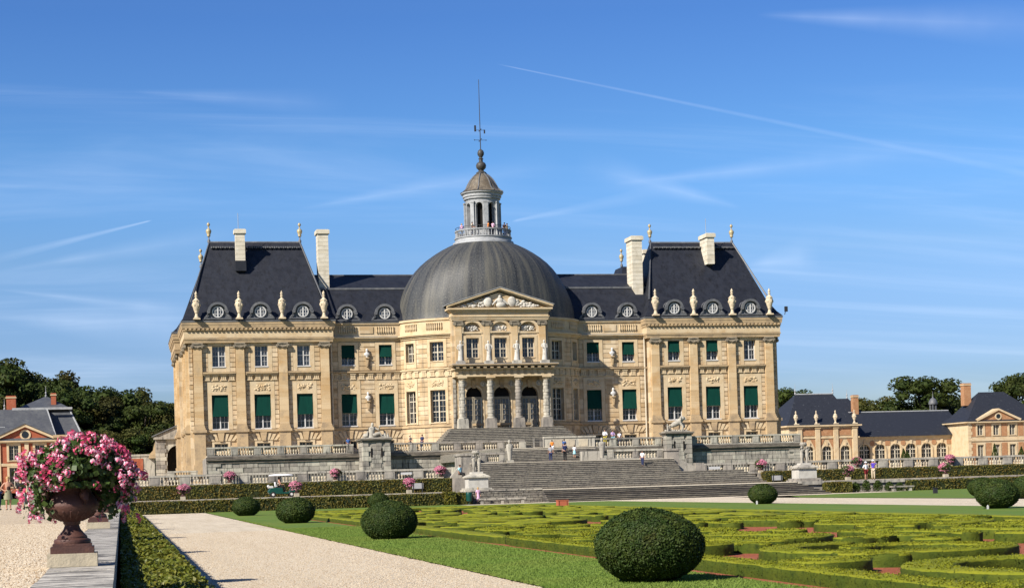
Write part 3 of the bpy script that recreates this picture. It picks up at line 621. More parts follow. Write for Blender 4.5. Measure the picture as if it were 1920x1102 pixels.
for sg in (-1, 1):
    lo, hi = sorted((sg*XO, sg*XI)); r0, r1 = sorted((sg*28.5, sg*19.1))
    r = hip(lo-.05, hi+.05, 180.1, 191.4, 18.86, r0, r1, 185.6, 186.2, 27.4); roofs[sg] = r
    ridge([(r0-.05, 185.9, 27.45), (r1+.05, 185.9, 27.45)], r, .16)
    rl = MB()
    for i in range(40):
        x = r0+.2+(r1-r0-.4)*i/39; rl.box(x-.07, x+.07, 184.9, 185.2, 26.75+.05*(i % 2), 26.95)
    rl.build('lead_flashing', 'lead', r, tr=U)
    for a, b in (((lo-.1, 179.9, 19.3), (r0, 185.6, 27.4)), ((hi+.1, 179.9, 19.3), (r1, 185.6, 27.4))): ridge([(a[0]+(b[0]-a[0])*t, a[1]+(b[1]-a[1])*t, a[2]+(b[2]-a[2])*t) for t in (.18, .5, 1)], r, .09, 'slate_pale')
    for x in (r0, r1): roof_finial(x, 185.9, 27.45, r)
    q0, q1 = sorted((sg*28.8, sg*19.4)); rr_ = hip(*sorted((sg*31.7, sg*17.5)), 193, 206, 18.86, q0, q1, 198, 201, 26.4); 
    for x in (q0, q1): roof_finial(x, 198.3, 26.4, rr_)
    hip(*sorted((sg*30.4, sg*17.2)), 191.3, 193.4, 17.2, *sorted((sg*28.3, sg*19.4)), 191.8, 192.9, 25.0, flare=.02)
# slate ranges between pavilions and dome: steep lower slope, lead break, shallow upper slope
for sg in (-1, 1):
    x0, x1 = sorted((sg*19.5, sg*5.5)); mb = MB(); Pp = [(181.2, 18.7), (181.7, 19.5), (182.6, 20.6), (184.0, 22.3), (184.35, 22.42), (188.0, 24.25), (188.4, 24.25), (195, 19)]
    vs = [(x, y, z) for x in (x0, x1) for y, z in Pp]; n = len(Pp)
    rg = mb.add(vs, [(i, i+1, i+1+n, i+n) for i in range(n-1)]+[tuple(range(n-1, -1, -1)), tuple(range(n, 2*n))]).build('roof', 'slate', CH, tr=U)
    MB().box(x0, x1, 183.93, 184.3, 22.3, 22.5).build('ridge_lead', 'lead', rg, tr=U); MB().box(x0, x1, 188.0, 188.3, 24.2, 24.36).build('ridge_lead', 'lead', rg, tr=U)
chimney(-25.95, -25.0, 183.2, 184.2, 24.6, 28.5, roofs[-1]); MB().box(-26.02, -24.93, 183.1, 184.3, 24.2, 25.25).build('chimney_flashing', 'slate', roofs[-1], tr=U)
chimney(-17.4, -16.3, 184.4, 186.0, 20.5, 28.65, roofs[-1], 1.5)
chimney(16.3, 17.42, 183.4, 185.6, 22.3, 27.9, roofs[1], 1.6)
chimney(24.65, 25.47, 183.0, 185.4, 24.8, 28.15, roofs[1])
chimney(18.9, 19.6, 187.6, 188.4, 24.6, 27.0, roofs[1])
for x, y, z, h in ((-25.6, 183.7, 28.5, 1.7), (24.9, 184, 28.15, 1.7)): MB().tube([(x, y, z-.2), (x, y, z+h)], .025, 4).build('lightning_rod', 'lead_pale', roofs[-1 if x < 0 else 1], tr=U)
# ---- oculus dormers
def dormer(x, y, z, parent):
    P = flat(y); mb = MB(); n = 14; arc = [(x-.92*cos(pi*i/n), z+.08+.80*sin(pi*i/n)) for i in range(n+1)]
    body = [(x-1.35, z-.66), (x-1.15, z-.5), (x-.95, z-.25)]+arc+[(x+.95, z-.25), (x+1.15, z-.5), (x+1.35, z-.66)]
    mb.prism(body[::-1], .12, 1.6, P); o = mb.build('dormer', 'lead', parent, tr=U)
    hood = MB(); ring = [(x-1.0*cos(pi*i/n), z+.08+.9*sin(pi*i/n)) for i in range(n+1)]; rin = [(x-.76*cos(pi*i/n), z+.08+.66*sin(pi*i/n)) for i in range(n+1)]
    for i in range(n): hood.prism([ring[i], rin[i], rin[i+1], ring[i+1]], -.22, .15, P)
    for sg in (-1, 1): hood.lathe([(.17, 0), (.17, .3)], (0, 0, 0), 8, P=lambda a, b, c, sg=sg: P(x+sg*.92+a, -.2+c, z+.02+b)); hood.tube([(x+sg*.95, y, z-.1), (x+sg*1.08, y-.05, z-.4), (x+sg*1.3, y-.05, z-.62)], .1, 5)
    hood.box(x-1.4, x+1.4, -.1, .3, z-.74, z-.62, P); hood.build('hood', 'lead', o, tr=U)
    MB().lathe([(.5, 0), (.5, .03)], (0, 0, 0), 18, P=lambda a, b, c: P(x+a, .06+c, z+b)).build('glass', 'glass_grey', o, tr=U)
    f = MB(); k = 20
    for i in range(k):
        a, b = 2*pi*i/k, 2*pi*(i+1)/k
        f.prism([(x+.48*cos(a), z+.48*sin(a)), (x+.57*cos(a), z+.57*sin(a)), (x+.57*cos(b), z+.57*sin(b)), (x+.48*cos(b), z+.48*sin(b))], -.03, .1, P)
    f.box(x-.07, x+.07, -.02, .05, z-.5, z+.5, P)
    for q in (-.27, .27): f.box(x+q-.025, x+q+.025, 0, .05, z-.43, z+.43, P)
    for q in (-.2, .17): f.box(x-.46, x+.46, 0, .045, z+q-.025, z+q+.025, P)
    f.build('frame', 'white', o, tr=U)
for sg in (-1, 1):
    for b in BC: dormer(sg*b, 179.62, 19.66, roofs[sg])
    for b in (14.95, 11.05): dormer(sg*b, 181.35, 19.55, CH)
# ---- the portico
PW = 176.35; P = flat(PW); mb = MB()
dx = (-2.9, 0, 2.9); holes = [(x-.86, x+.86, 7.3, 11.55, 1.0) for x in dx]
wall(mb, P, -5.1, 5.1, 5.2, 12.6, holes, .6)
wall(mb, P, -5.0, 5.0, 13.4, 18.3, [(x-.66, x+.66, 14.5, 16.5) for x in dx]+[(x-.95, x+.95, 17.12, 18.05, .93) for x in dx], .35)
for sg in (-1, 1): wall(mb, sidewall(sg*5.1, sg), PW, 180, 5.2, 12.4); wall(mb, sidewall(sg*5.0, sg), PW, 182, 13.4, 18.4)
PO = mb.build('portico', 'stone', CH, tr=U)
for x in dx:
    k = MB().prism([(x-.16, 11.4), (x+.16, 11.4), (x+.26, 12.2), (x-.26, 12.2)], -.22, .02, P).build('keystone', 'stone_cornice', PO, tr=U)
    ar = MB(); n = 14
    for i in range(n):
        a, b = pi*i/n, pi*(i+1)/n; ar.prism([(x-.86*cos(a), 10.69+.86*sin(a)), (x-1.06*cos(a), 10.69+1.06*sin(a)), (x-1.06*cos(b), 10.69+1.06*sin(b)), (x-.86*cos(b), 10.69+.86*sin(b))], -.08, .0, P)
    for sg in (-1, 1): ar.box(x+sg*.96-.12, x+sg*.96+.12, -.12, 0, 10.5, 10.69, P); ar.box(x+sg*.96-.09, x+sg*.96+.09, -.05, 0, 7.3, 10.5, P)
    ar.build('archivolt', 'stone_pale', PO, tr=U)
    d = MB(); D0 = .42
    for sg in (-1, 1):
        lo, hi = sorted((x+sg*.03, x+sg*.8)); d.box(lo, hi, D0-.04, D0+.03, 7.3, 8.2, P); d.box(lo, lo+.1, D0-.06, D0+.04, 8.2, 10.42, P); d.box(hi-.1, hi, D0-.06, D0+.04, 8.2, 10.42, P); d.box(lo+.1, hi-.1, D0-.06, D0+.04, 10.3, 10.42, P)
        for q in range(1, 4): d.box(lo+.1, hi-.1, D0-.03, D0+.02, 8.2+q*.53-.03, 8.2+q*.53+.03, P)
        d.box((lo+hi)/2-.025, (lo+hi)/2+.025, D0-.035, D0+.02, 8.2, 10.3, P); d.box(lo+.12, hi-.12, D0-.07, D0-.03, 7.45, 8.05, P)
    M('door_paint', (.34, .30, .225), (.28, .24, .18), 3, .4, .7, rough=.6) if 'door_paint' not in MATS else None
    dr = d.build('door', 'door_paint', PO, tr=U)
    MB().box(x-.8, x+.8, D0+.03, D0+.05, 7.3, 10.42, P).build('glass', 'glass_grey', dr, tr=U)
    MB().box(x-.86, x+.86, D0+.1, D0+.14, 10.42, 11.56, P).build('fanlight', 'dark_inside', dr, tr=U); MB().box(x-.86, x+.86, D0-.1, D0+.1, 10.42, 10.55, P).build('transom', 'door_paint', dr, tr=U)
    window(P, x, .66, 14.5, 16.5, (.92, 14.0, 16.72), None, 4, 4, [15.4], 'cream_frame', 'glass', root=CH)
    lu = MB()
    for i in range(n):
        a, b = pi*i/n, pi*(i+1)/n; lu.prism([(x-.95*cos(a), 17.17+.95*sin(a)), (x-1.2*cos(a), 17.17+1.2*sin(a)), (x-1.2*cos(b), 17.17+1.2*sin(b)), (x-.95*cos(b), 17.17+.95*sin(b))], -.14, .02, P)
    for sg in (-1, 1): lu.box(x+sg*1.08-.16, x+sg*1.08+.16, -.16, 0, 16.98, 17.17, P); lu.box(x+sg*1.08-.13, x+sg*1.08+.13, -.09, 0, 14.0, 16.98, P)
    lu.box(x-.95, x+.95, -.1, .05, 16.95, 17.12, P); lo_ = lu.build('lunette_arch', 'stone_pale', PO, tr=U)
    MB().box(x-.97, x+.97, .3, .34, 17.1, 18.1, P).build('lunette_back', 'stone', lo_, tr=U)
    relief(flat(PW+.22), x, .72, 17.16, 17.78, 77+int(x), 'statue', parent=lo_, n=44)
    for sg in (-1, 1):          # bust roundels beside the keystone
        c = MB(); c.lathe([(.3, 0), (.3, .1), (.22, .12), (.2, .04)], (0, 0, 0), 14, P=lambda a, b, e, sg=sg: P(x+sg*.98+a, -e, 11.85+b)); c.ball((x+sg*.98, PW-.14, 11.9), .13, 8, 6, 1, 1, 1.25); c.ball((x+sg*.98, PW-.08, 11.68), .18, 8, 5, 1, .6, .6); c.build('roundel', 'statue', PO, tr=U, smooth=50)
for x in (-4.36, -1.45, 1.45, 4.36):
    cm = MB(); y = 175.15
    cm.box(x-.52, x+.52, y-.52, y+.52, 7.3, 7.5); cm.box(x-.5, x+.5, y-.5, y+.5, 7.5, 8.15); cm.box(x-.46, x+.46, y-.46, y+.46, 8.15, 8.3)
    pc = cm.build('column_pedestal', 'stone_grey', PO, tr=U)
    pr = [(.42, 8.3), (.42, 8.4), (.36, 8.46)]; n = 11
    for i in range(n):
        a = 8.46+(12.15-8.46)*i/n; b = 8.46+(12.15-8.46)*(i+1)/n; q = .345-.045*i/n; e = .035 if i % 2 else 0
        pr += [(q-.03, a), (q+e, a+.04), (q+e, b-.04), (q-.03, b)]
    MB().lathe(pr, (x, y, 0), 16).build('column', 'stone_grey', PO, tr=U, smooth=30)
    ct = MB().lathe([(.34, 12.12), (.36, 12.2), (.34, 12.24), (.44, 12.36)], (x, y, 0), 16); ct.box(x-.47, x+.47, y-.47, y+.47, 12.36, 12.5); ct.build('column_capital', 'stone_pale', PO, tr=U)
    # pilaster of the upper order, dark capital
    pp = MB(); pp.box(x-.34, x+.34, -.2, 0, 14.0, 17.75, P); po = pp.build('pilaster', 'stone_pil', PO, tr=U)
    cp = MB(); cp.box(x-.46, x+.46, -.34, 0, 18.1, 18.24, P); cp.box(x-.36, x+.36, -.26, 0, 17.75, 18.1, P)
    for sg in (-1, 1): cp.lathe([(.17, 0), (.17, .2)], (0, 0, 0), 9, P=lambda a, b, e, sg=sg: P(x+sg*.37+a, -.32+e, 17.93+b))
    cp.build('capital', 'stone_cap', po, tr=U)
    MB().box(x-.42, x+.42, 175.0, 175.85, 13.75, 14.12).build('statue_plinth', 'stone_grey', PO, tr=U)
MB().box(-5.1, 5.1, 174.7, 176.35, 12.5, 12.72).box(-5.1, 5.1, 174.75, 176.35, 12.72, 13.2).box(-5.3, 5.3, 174.45, 176.35, 13.2, 13.32).build('entablature', 'stone_pale', PO, tr=U)
mt = MB()
for i in range(15):
    x = -4.9+9.8*i/14
    mt.box(x-.13, x+.13, 174.63, 174.76, 12.78, 13.18); mt.box(x-.16, x+.16, 174.2, 174.5, 13.32, 13.5)
tag(mt.build('brackets', 'stone_cornice', PO, tr=U), kind='stuff')
MB().box(-5.45, 5.45, 174.15, 176.35, 13.5, 13.62).box(-5.5, 5.5, 174.05, 176.35, 13.62, 13.72).build('balcony', 'stone_cornice', PO, tr=U); MB().box(-5.45, 5.45, 174.1, 176.35, 13.72, 13.76).build('balcony_lead', 'lead_pale', PO, tr=U)
# flanking bays of the portico
for sg in (-1, 1):
    mcx = MB(); courses(mcx, P, min(sg*4.75, sg*5.08), max(sg*4.75, sg*5.08), 7.4, 12.4, .5); o = mcx.build('stone_courses', 'stone_grey', PO, tr=U); o['kind'] = 'stuff'
def psl(L, name, mat, x=5.0, par=None):
    mb = MB()
    for a, b, p in L: mb.box(-x-p, x+p, PW-.2-p, 182.5, a, b)
    return mb.build(name, mat, par or PO, tr=U)
psl([(18.3, 18.45, .02), (18.45, 18.62, .07), (18.62, 18.7, .14)], 'entablature', 'stone_pale'); psl([(18.7, 19.08, .03)], 'frieze', 'stone_pale')
psl([(19.08, 19.2, .12), (19.2, 19.34, .26), (19.34, 19.5, .42)], 'cornice', 'stone_pale')
FY = PW-.62                       # front of the pediment
pd = MB(); half = 5.45; apex = 21.25; base = 19.5
pd.prism([(-half+.3, base), (half-.3, base), (0, apex-.15)], FY+.45, 182.5)
PD = pd.build('pediment', 'stone', PO, tr=U)
for sg in (-1, 1):
    for t0, t1, y0 in ((0, .13, .16), (.13, .3, .0)):
        q = MB(); a = (sg*(half+.05), base+t0); b = (0, apex+t0); q.prism([a, b, (0, apex+t1), (sg*(half+.05), base+t1)][::-sg], FY+y0, FY+.5); q.build('raking_cornice', 'stone_pale', PD, tr=U)
    q = MB(); q.prism([(sg*(half+.15), base+.3), (0, apex+.305), (0, apex+.37), (sg*(half+.15), base+.36)][::-sg], FY-.05, 182.5); q.build('pediment_lead', 'lead_pale', PD, tr=U)
sc = MB(); y = FY+.35
sc.ball((0, y, 20.62), .17, 10, 8, 1, 1, 1.2); sc.ball((0, y, 20.15), .42, 10, 8, .95, .6, 1.05); sc.ball((.1, y-.05, 19.8), .5, 10, 6, 1.1, .6, .7)
sc.tube([(-.3, y-.05, 20.3), (-.62, y-.1, 20.0), (-.8, y-.12, 19.8)], [.13, .1, .08], 6); sc.tube([(.3, y-.05, 20.3), (.6, y-.1, 20.05), (.8, y-.12, 19.85)], [.13, .1, .08], 6)
sc.build('pediment_figure', 'statue', PD, tr=U, smooth=60)
for sg in (-1, 1): MB().ball((sg*1.25, y, 20.12), .55, 16, 10, .82, .35, 1.0).build('pediment_shield', 'statue', PD, tr=U, smooth=60)
for sg in (-1, 1):
    tr_ = MB(); rq = random.Random(5+sg)
    for i in range(46):
        t = rq.random(); x = sg*(1.6+2.4*t); z = base+.12+rq.random()*(.75*(1-t)+.08); tr_.ball((x, y+.03, z), rq.uniform(.08, .19), 7, 5, 1.2, .7, .8)
    tr_.build('pediment_trophies', 'statue', PD, tr=U, smooth=60)
# ================================================================ TERRACE, MOAT WALLS, STAIRS (metres)
bal_me = MB().lathe([(.085, 0), (.085, .05), (.05, .09), (.105, .22), (.115, .29), (.06, .45), (.055, .5), (.085, .55), (.085, .6)], (0, 0, 0), 8)
def share(mb, name, mat, smooth=40):
    o = mb.build(name, mat, smooth=smooth); me = o.data; bpy.data.objects.remove(o); return me
BAL = share(bal_me, 'baluster', 'baluster')
def inst(me, name, parent, loc, sc=(1, 1, 1), rz=0):
    o = bpy.data.objects.new(name, me); COL.objects.link(o); o.parent = parent; o.location = loc; o.scale = sc; o.rotation_euler.z = rz; return o
def balustrade(label, x0, x1, y, zb, n, h=1.0, pier=.8, nb=6, mat='stone_grey', w=.4, group=None):
    """n groups of balusters between n+1 piers"""
    r = empty('balustrade', (x0, y, zb), label, 'balustrade', group); L = x1-x0; g = (L-pier*(n+1))/n; zs = (h-.32)/.6
    MB().box(x0, x1, y-w/2, y+w/2, zb, zb+.14).build('plinth', mat, r)
    rl = MB()
    k = max(1, int(L/2.4))
    for i in range(k): rl.box(x0-.04+(L+.08)*i/k+.006, x0-.04+(L+.08)*(i+1)/k-.006, y-w/2-.05, y+w/2+.05, zb+h-.18+random.uniform(-.006, .006), zb+h+random.uniform(-.008, .008))
    rl.build('rail', mat, r)
    pm = share(MB().box(0, pier, -w/2-.02, w/2+.02, .14, h-.18).box(.12, pier-.12, -w/2-.045, -w/2, .22, h-.26), 'pier', mat, 0)
    for i in range(n+1): inst(pm, 'pier', r, (i*(pier+g), 0, 0))
    for i in range(n):
        for j in range(nb): inst(BAL, 'baluster', r, (pier+i*(pier+g)+g*(j+.5)/nb, 0, .14), (1.0, 1.0, zs), random.random()*6)
    return r
def blocks(parent, x0, x1, y, z0, z1, bw, bh, mat='stone_grey', org=None, deep=.25, rows=None):
    """ashlar face: every block its own object, shared meshes"""
    n = max(1, round((z1-z0)/bh)); hh = (z1-z0)/n; mes = []
    for k in range(5):
        w = bw*(.7+.15*k); mes.append((w, share(MB().box(.016, w-.016, 0, deep, .016, hh-.016), 'stone_block', mat, 0)))
    o = root_org(parent)
    for i in range(n):
        x = x0-random.uniform(0, bw*.5)
        while x < x1-.05:
            w, me = random.choice(mes); a = max(x, x0); b = min(x+w, x1)
            if b-a > .1: inst(me, 'stone_block', parent, (a-o[0], y-o[1]-random.uniform(0, .06), z0+i*hh-o[2]), ((b-a)/w, 1, 1))
            x += w
ZT = U(0, 0, 5.0)[2]; YT = 171*K; XL, XR = U(-30, 0, 0)[0], U(29.95, 0, 0)[0]
TR = tag(empty('terrace', (AX, YT, 0)), kind='structure')
MB().box(XL, XR, YT+.25, 180*K, -.5, ZT-.02).build('platform', 'stone_grey', TR)
MB().box(XL+.3, XR-.3, YT+.55, 179.9*K, ZT-.1, ZT+.27).build('paving', 'gravel', TR)
blocks(TR, XL, XR, YT+.02, 2.2, ZT-.75, 1.1, .48)
for i in range(24):
    a = XL-.15+(XR-XL+.3)*i/24; b = XL-.15+(XR-XL+.3)*(i+1)/24; q = MB()
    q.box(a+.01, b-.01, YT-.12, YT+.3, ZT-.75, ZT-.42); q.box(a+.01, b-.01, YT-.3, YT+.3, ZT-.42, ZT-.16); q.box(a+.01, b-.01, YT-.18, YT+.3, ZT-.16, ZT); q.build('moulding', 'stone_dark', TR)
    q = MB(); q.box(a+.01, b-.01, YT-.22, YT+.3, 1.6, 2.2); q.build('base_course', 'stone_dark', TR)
for X, s_ in ((XL, -1), (XR, 1)):      # quoined corners
    for i in range(7):
        l = .9 if i % 2 else 1.45; z = 2.2+i*(ZT-.75-2.2)/7; a, b = sorted((X+s_*.12, X-s_*l)); MB().box(a, b, YT-.1, YT+1.2, z+.015, z+(ZT-.75-2.2)/7-.015).build('quoin', 'stone_grey', TR)
    a, b = sorted((X, X+s_*.1)); MB().box(a, b, YT+1.2, 180*K, -.5, ZT-.2).build('flank', 'stone_grey', TR)
def ux(x): return U(x, 0, 0)[0]
balustrade('weathered stone balustrade on the upper terrace below the left pavilion', XL, ux(-16.05), YT+.1, ZT, 6, 1.08)
balustrade('weathered stone balustrade on the upper terrace left of the perron', ux(-12.7), ux(1.1), YT+.1, ZT, 6, 1.08)
balustrade('weathered stone balustrade on the upper terrace right of the iron gate, visitors leaning behind it', ux(2.6), ux(15.1), YT+.1, ZT, 5, 1.08)
balustrade('weathered stone balustrade on the upper terrace below the right pavilion', ux(18.05), XR, YT+.1, ZT, 5, 1.08)
# great piers that carry sculpture
def big_pier(x0, x1, label, yf=168):
    y0, y1 = yf*K, 171*K+.3; z1 = U(0, 0, 6.05)[2]; r = empty('terrace_pier', ((x0+x1)/2, y0, 0), label, 'pier')
    MB().box(x0+.12, x1-.12, y0+.12, y1, 0, z1).build('core', 'stone_grey', r)
    cx = (x0+x1)/2; n = 8; hh = (z1-2.4)/n; q = .95
    for i in range(n):
        l = .62 if i % 2 else .92
        for a, b in ((x0, x0+l), (x1-l, x1)): MB().box(a, b, y0, y0+1.0, 2.4+i*hh+.02, 2.4+(i+1)*hh-.02).build('quoin', 'stone_grey', r)
        for xx, s_ in ((x0, 1), (x1, -1)):
            a, b = sorted((xx-.005*s_, xx+s_*.12)); MB().box(a, b, y0+1.02, y1, 2.4+i*hh+.02, 2.4+(i+1)*hh-.02).build('side_block', 'stone_grey', r)
    blocks(r, x0+.95, x1-.95, y0+.06, 2.4, z1, .8, .46, deep=.1)
    for s_ in (-.5, .5): MB().box(cx+s_*1.15-.1, cx+s_*1.15+.1, y0+.0, y0+.08, z1-1.75, z1-.75).build('slit', 'dark_inside', r)
    MB().box(x0-.1, x1+.1, y0-.12, y1, 1.9, 2.4).build('base', 'stone_dark', r)
    MB().box(x0-.12, x1+.12, y0-.14, y1+.3, z1, z1+.16).box(x0-.24, x1+.24, y0-.26, y1+.4, z1+.16, z1+.34).build('cap', 'stone_dark', r)
    return cx, y0, z1+.34
PIERL = big_pier(ux(-15.5), ux(-12.85), 'quoined stone pier below the left wing, carrying a reclining figure')
PIERR = big_pier(ux(15.25), ux(17.9), 'quoined stone pier below the right wing, carrying a rearing animal group', 169.7)
# perron up to the portico
PR = empty('perron', U(0, 171.7, 5.0), 'broad grey stone steps rising from the terrace to the portico doors', 'steps')
M('tread_stone', (.31, .28, .225), (.18, .165, .138), 1.4, .45, .65, (.08, .075, .068), 2.2, .52, .68, bump=.5, bs=8, orand=.15)  # lighter than the risers, whose darker colour stands in for nosing shade
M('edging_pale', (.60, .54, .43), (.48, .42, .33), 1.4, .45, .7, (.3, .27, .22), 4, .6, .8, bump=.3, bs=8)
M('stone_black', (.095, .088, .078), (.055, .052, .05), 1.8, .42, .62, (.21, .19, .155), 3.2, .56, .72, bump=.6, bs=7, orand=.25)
n = 13
for i in range(n):
    t = i/(n-1); hw = 8.0-2.2*t; y0 = 171.5+2.6*t; z0 = 5.0+(7.3-5.0)*i/n; z1 = 5.0+(7.3-5.0)*(i+1)/n
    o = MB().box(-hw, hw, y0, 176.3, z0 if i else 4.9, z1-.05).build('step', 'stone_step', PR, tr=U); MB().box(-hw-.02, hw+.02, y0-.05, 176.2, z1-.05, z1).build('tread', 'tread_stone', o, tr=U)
# ---- parterre level up to the walk (level 1) and on to the bridge
L1 = 1.1; YE = 148.0
ST = empty('garden_stairs', (AX, 147, 0), 'wide weathered garden stairs in several flights up to the bridge', 'steps')
def step(x0, x1, y0, y1, z0, z1, mat='stone_step', tm='tread_stone'):
    k = max(1, int((x1-x0)/4.2)); mb = MB()
    cuts = [x0]+sorted(x0+(x1-x0)*(i+random.uniform(-.2, .2))/k for i in range(1, k))+[x1]
    t = MB()
    for a, b in zip(cuts, cuts[1:]):
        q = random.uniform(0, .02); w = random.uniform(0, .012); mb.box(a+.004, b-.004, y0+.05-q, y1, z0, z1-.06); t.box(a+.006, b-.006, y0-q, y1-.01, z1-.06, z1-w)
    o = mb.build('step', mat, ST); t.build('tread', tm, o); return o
for i in range(7):                # lower flight, returned round its right end
    z = (i+1)*L1/7; y0 = 145.4+i*.36
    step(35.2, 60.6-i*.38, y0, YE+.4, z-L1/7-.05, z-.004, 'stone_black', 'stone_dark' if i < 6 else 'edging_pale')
MB().box(35.0, 58.2, YE+.4, 153.4, L1-.2, L1+.0).build('landing', 'gravel', ST); MB().box(35.2, 58.3, YE-.08, YE+.4, L1-.15, L1+.012).build('edging', 'edging_pale', ST)
for i in range(14):               # main flight: the lower steps run wider to the right
    z = L1+(i+1)*2.5/14; y0 = 153.2+i*.36; xr = 57.6-i*.22 if i < 7 else 50.3
    step(31.0, xr, y0, 158.6, z-2.5/14-.03, z-.004, 'stone_step', 'edging_pale' if i == 13 else 'tread_stone')
MB().box(31.0, 50.6, 158.4, 165.5, 2.9, 3.6).build('landing', 'stone_step', ST)
for i in range(9):
    z = 3.6+(i+1)*1.45/9; y0 = 163.0+i*.38; step(36.1, 44.9, y0, 167, z-1.45/9-.03, z-.004, 'stone_step', 'edging_pale' if i > 6 else 'tread_stone')
MB().box(35.6, 45.2, 166.4, 199.4, 4.2, 5.05).build('bridge_deck', 'stone_step', ST); MB().box(35.6, 45.2, 166.6, 199.4, 5.05, 5.06).build('bridge_gravel', 'gravel', ST)
for x in (36.2, 44.0): MB().box(x, x+.6, 167, 199, -.5, 4.2).build('bridge_wall', 'stone_grey', ST)
MB().box(31.0, 50.4, 158.7, 165.4, -.3, 2.9).build('abutment', 'stone_grey', ST)
for x0, x1, n in ((32.2, 34.5, 1), (44.3, 49.6, 2)):
    balustrade('shaded stone balustrade beside the landing, left of the steps' if n == 1 else 'sunlit stone balustrade on the stair landing, right of the steps', x0, x1, 159.3, 3.6, n, .95, .55, 6)
# flanking blocks of the main flight
for x0, x1, lab in ((30.15, 31.5, 0), (49.7, 50.9, 1)):
    MB().box(x0, x1, 158.2, 161, 1.0, 4.3).box(x0-.1, x1+.1, 158.1, 161.1, 4.3, 4.5).build('flank_block', 'stone_grey', ST)
for x0, x1, dz in ((29.2, 30.15, -1), (50.9, 52.5, 1)):
    q = MB(); za, zb_ = (2.4, 3.5) if dz < 0 else (3.5, 2.75)
    q.prism([(x0, 1.0), (x1, 1.0), (x1, zb_), (x0, za)], 158.2, 158.7); q.build('sloping_parapet', 'stone_grey', ST)
MB().box(52.5, 53.3, 158.1, 158.9, 1.0, 3.1).build('flank_block', 'stone_grey', ST)
# parapet wall and iron gate at the head of the steps
GW = empty('parapet_wall', (41, 167, 5.05), 'low panelled stone parapet at the head of the steps, beside the iron gate', 'wall')
MB().box(40.15, 45.2, 167.0, 167.4, 4.9, 5.95).box(40.1, 45.3, 166.92, 167.48, 5.95, 6.1).build('wall', 'stone_grey', GW)
for x in (41.0, 42.3, 43.6): MB().box(x, x+.9, 166.94, 167.0, 5.1, 5.8).build('panel', 'baluster', GW)
MB().box(42.6, 44.6, 162.2, 163.0, 3.6, 4.5).build('block', 'stone_grey', GW)
GT = empty('iron_gate', (39.7, 167, 5.05), 'small black wrought iron gate at the top of the garden steps', 'gate')
for x in (39.1, 40.05):
    MB().box(x-.06, x+.06, 166.95, 167.1, 5.0, 6.0).build('post', 'stone_grey', GT)
for i in range(9): MB().tube([(39.22+i*.09, 167, 5.06), (39.22+i*.09, 167, 5.9)], .018, 5).build('bar', 'iron', GT)
MB().box(39.16, 40.0, 166.98, 167.02, 5.12, 5.17).box(39.16, 40.0, 166.98, 167.02, 5.75, 5.8).build('crossbar', 'iron', GT)
# ---- moat wall with balustrade
for x0, x1, zt, n, lab in ((-8, 29.6, 3.27, 14, 'left'), (53.2, 112, 3.03, 22, 'right')):
    r = tag(empty('moat_wall', (x0, 160, 0)), kind='structure'); MB().box(x0, x1, 159.9, 160.5, -1, zt-1.02).build('wall', 'stone_grey', r)
    if lab == 'left': MB().box(x0, x1, 159.7, 160.6, zt-1.12, zt-1.0).build('coping', 'stone_grey', r)
    else: MB().box(x0, x1, 159.7, 160.6, zt-1.12, zt-1.0).build('coping', 'stone_grey', r)
    balustrade('long pale stone balustrade along the moat left of the stairs' if lab == 'left' else 'long pale stone balustrade along the moat right of the stairs', x0, x1, 160.1, zt-1.0, n, 1.0, .95, 6)
# ---- ground sheets
def sheet(name, polys, z, mat, kind='structure'):
    v = []; f = []
    for p in polys: f.append(tuple(range(len(v), len(v)+len(p)))); v += [(x, y, z) for x, y in p]
    return tag(MB().add(v, f).build(name, mat), kind=kind)
def R_(x0, x1, y0, y1): return [(x0, y0), (x1, y0), (x1, y1), (x0, y1)]
sheet('ground', [R_(-3000, 3000, -400, 6000)], -.9, 'grass_far')
sheet('gravel_path', [R_(.0, 6.62, -30, 147.6), R_(6.62, 130, -30, -3)], 0, 'gravel')
sheet('gravel_alley', [R_(38.7, 49.2, -3, 139.5), R_(26.4, 66, 139.5, 147.9)], .002, 'gravel')
ragged = [(6.6+.05*sin(q*.9)+random.uniform(-.035, .035), q*.4) for q in range(-7, 369)]
sheet('lawn', [[(9.9, -3), (9.9, 147.9)]+ragged[::-1], R_(27.2, 38.72, -3, 139.6), R_(9.9, 27.2, 118.6, 147.9), R_(9.9, 27.2, -3, 17.2), [(49.2, -3), (100, -3), (100, 140), (70, 141), (58, 138.5), (52, 133), (49.2, 124)]], .03, 'grass')
sheet('parterre_bed', [R_(9.9, 27.2, 17.2, 118.6)], .012, 'red_gravel')
sheet('lawn', [R_(66, 130, 140, 148)], .02, 'grass')
sheet('gravel_walk', [R_(-60, -.6, -20, 160), R_(-.6, 29, YE+.3, 159.9), R_(53, 130, YE+.3, 159.9)], L1-.02, 'gravel_near')
sheet('moat', [R_(-60, 130, 160.5, 198.9)], -.6, 'grass_far')
sheet('forecourt', [R_(-160, 260, 199.5, 420)], 2.2, 'gravel')
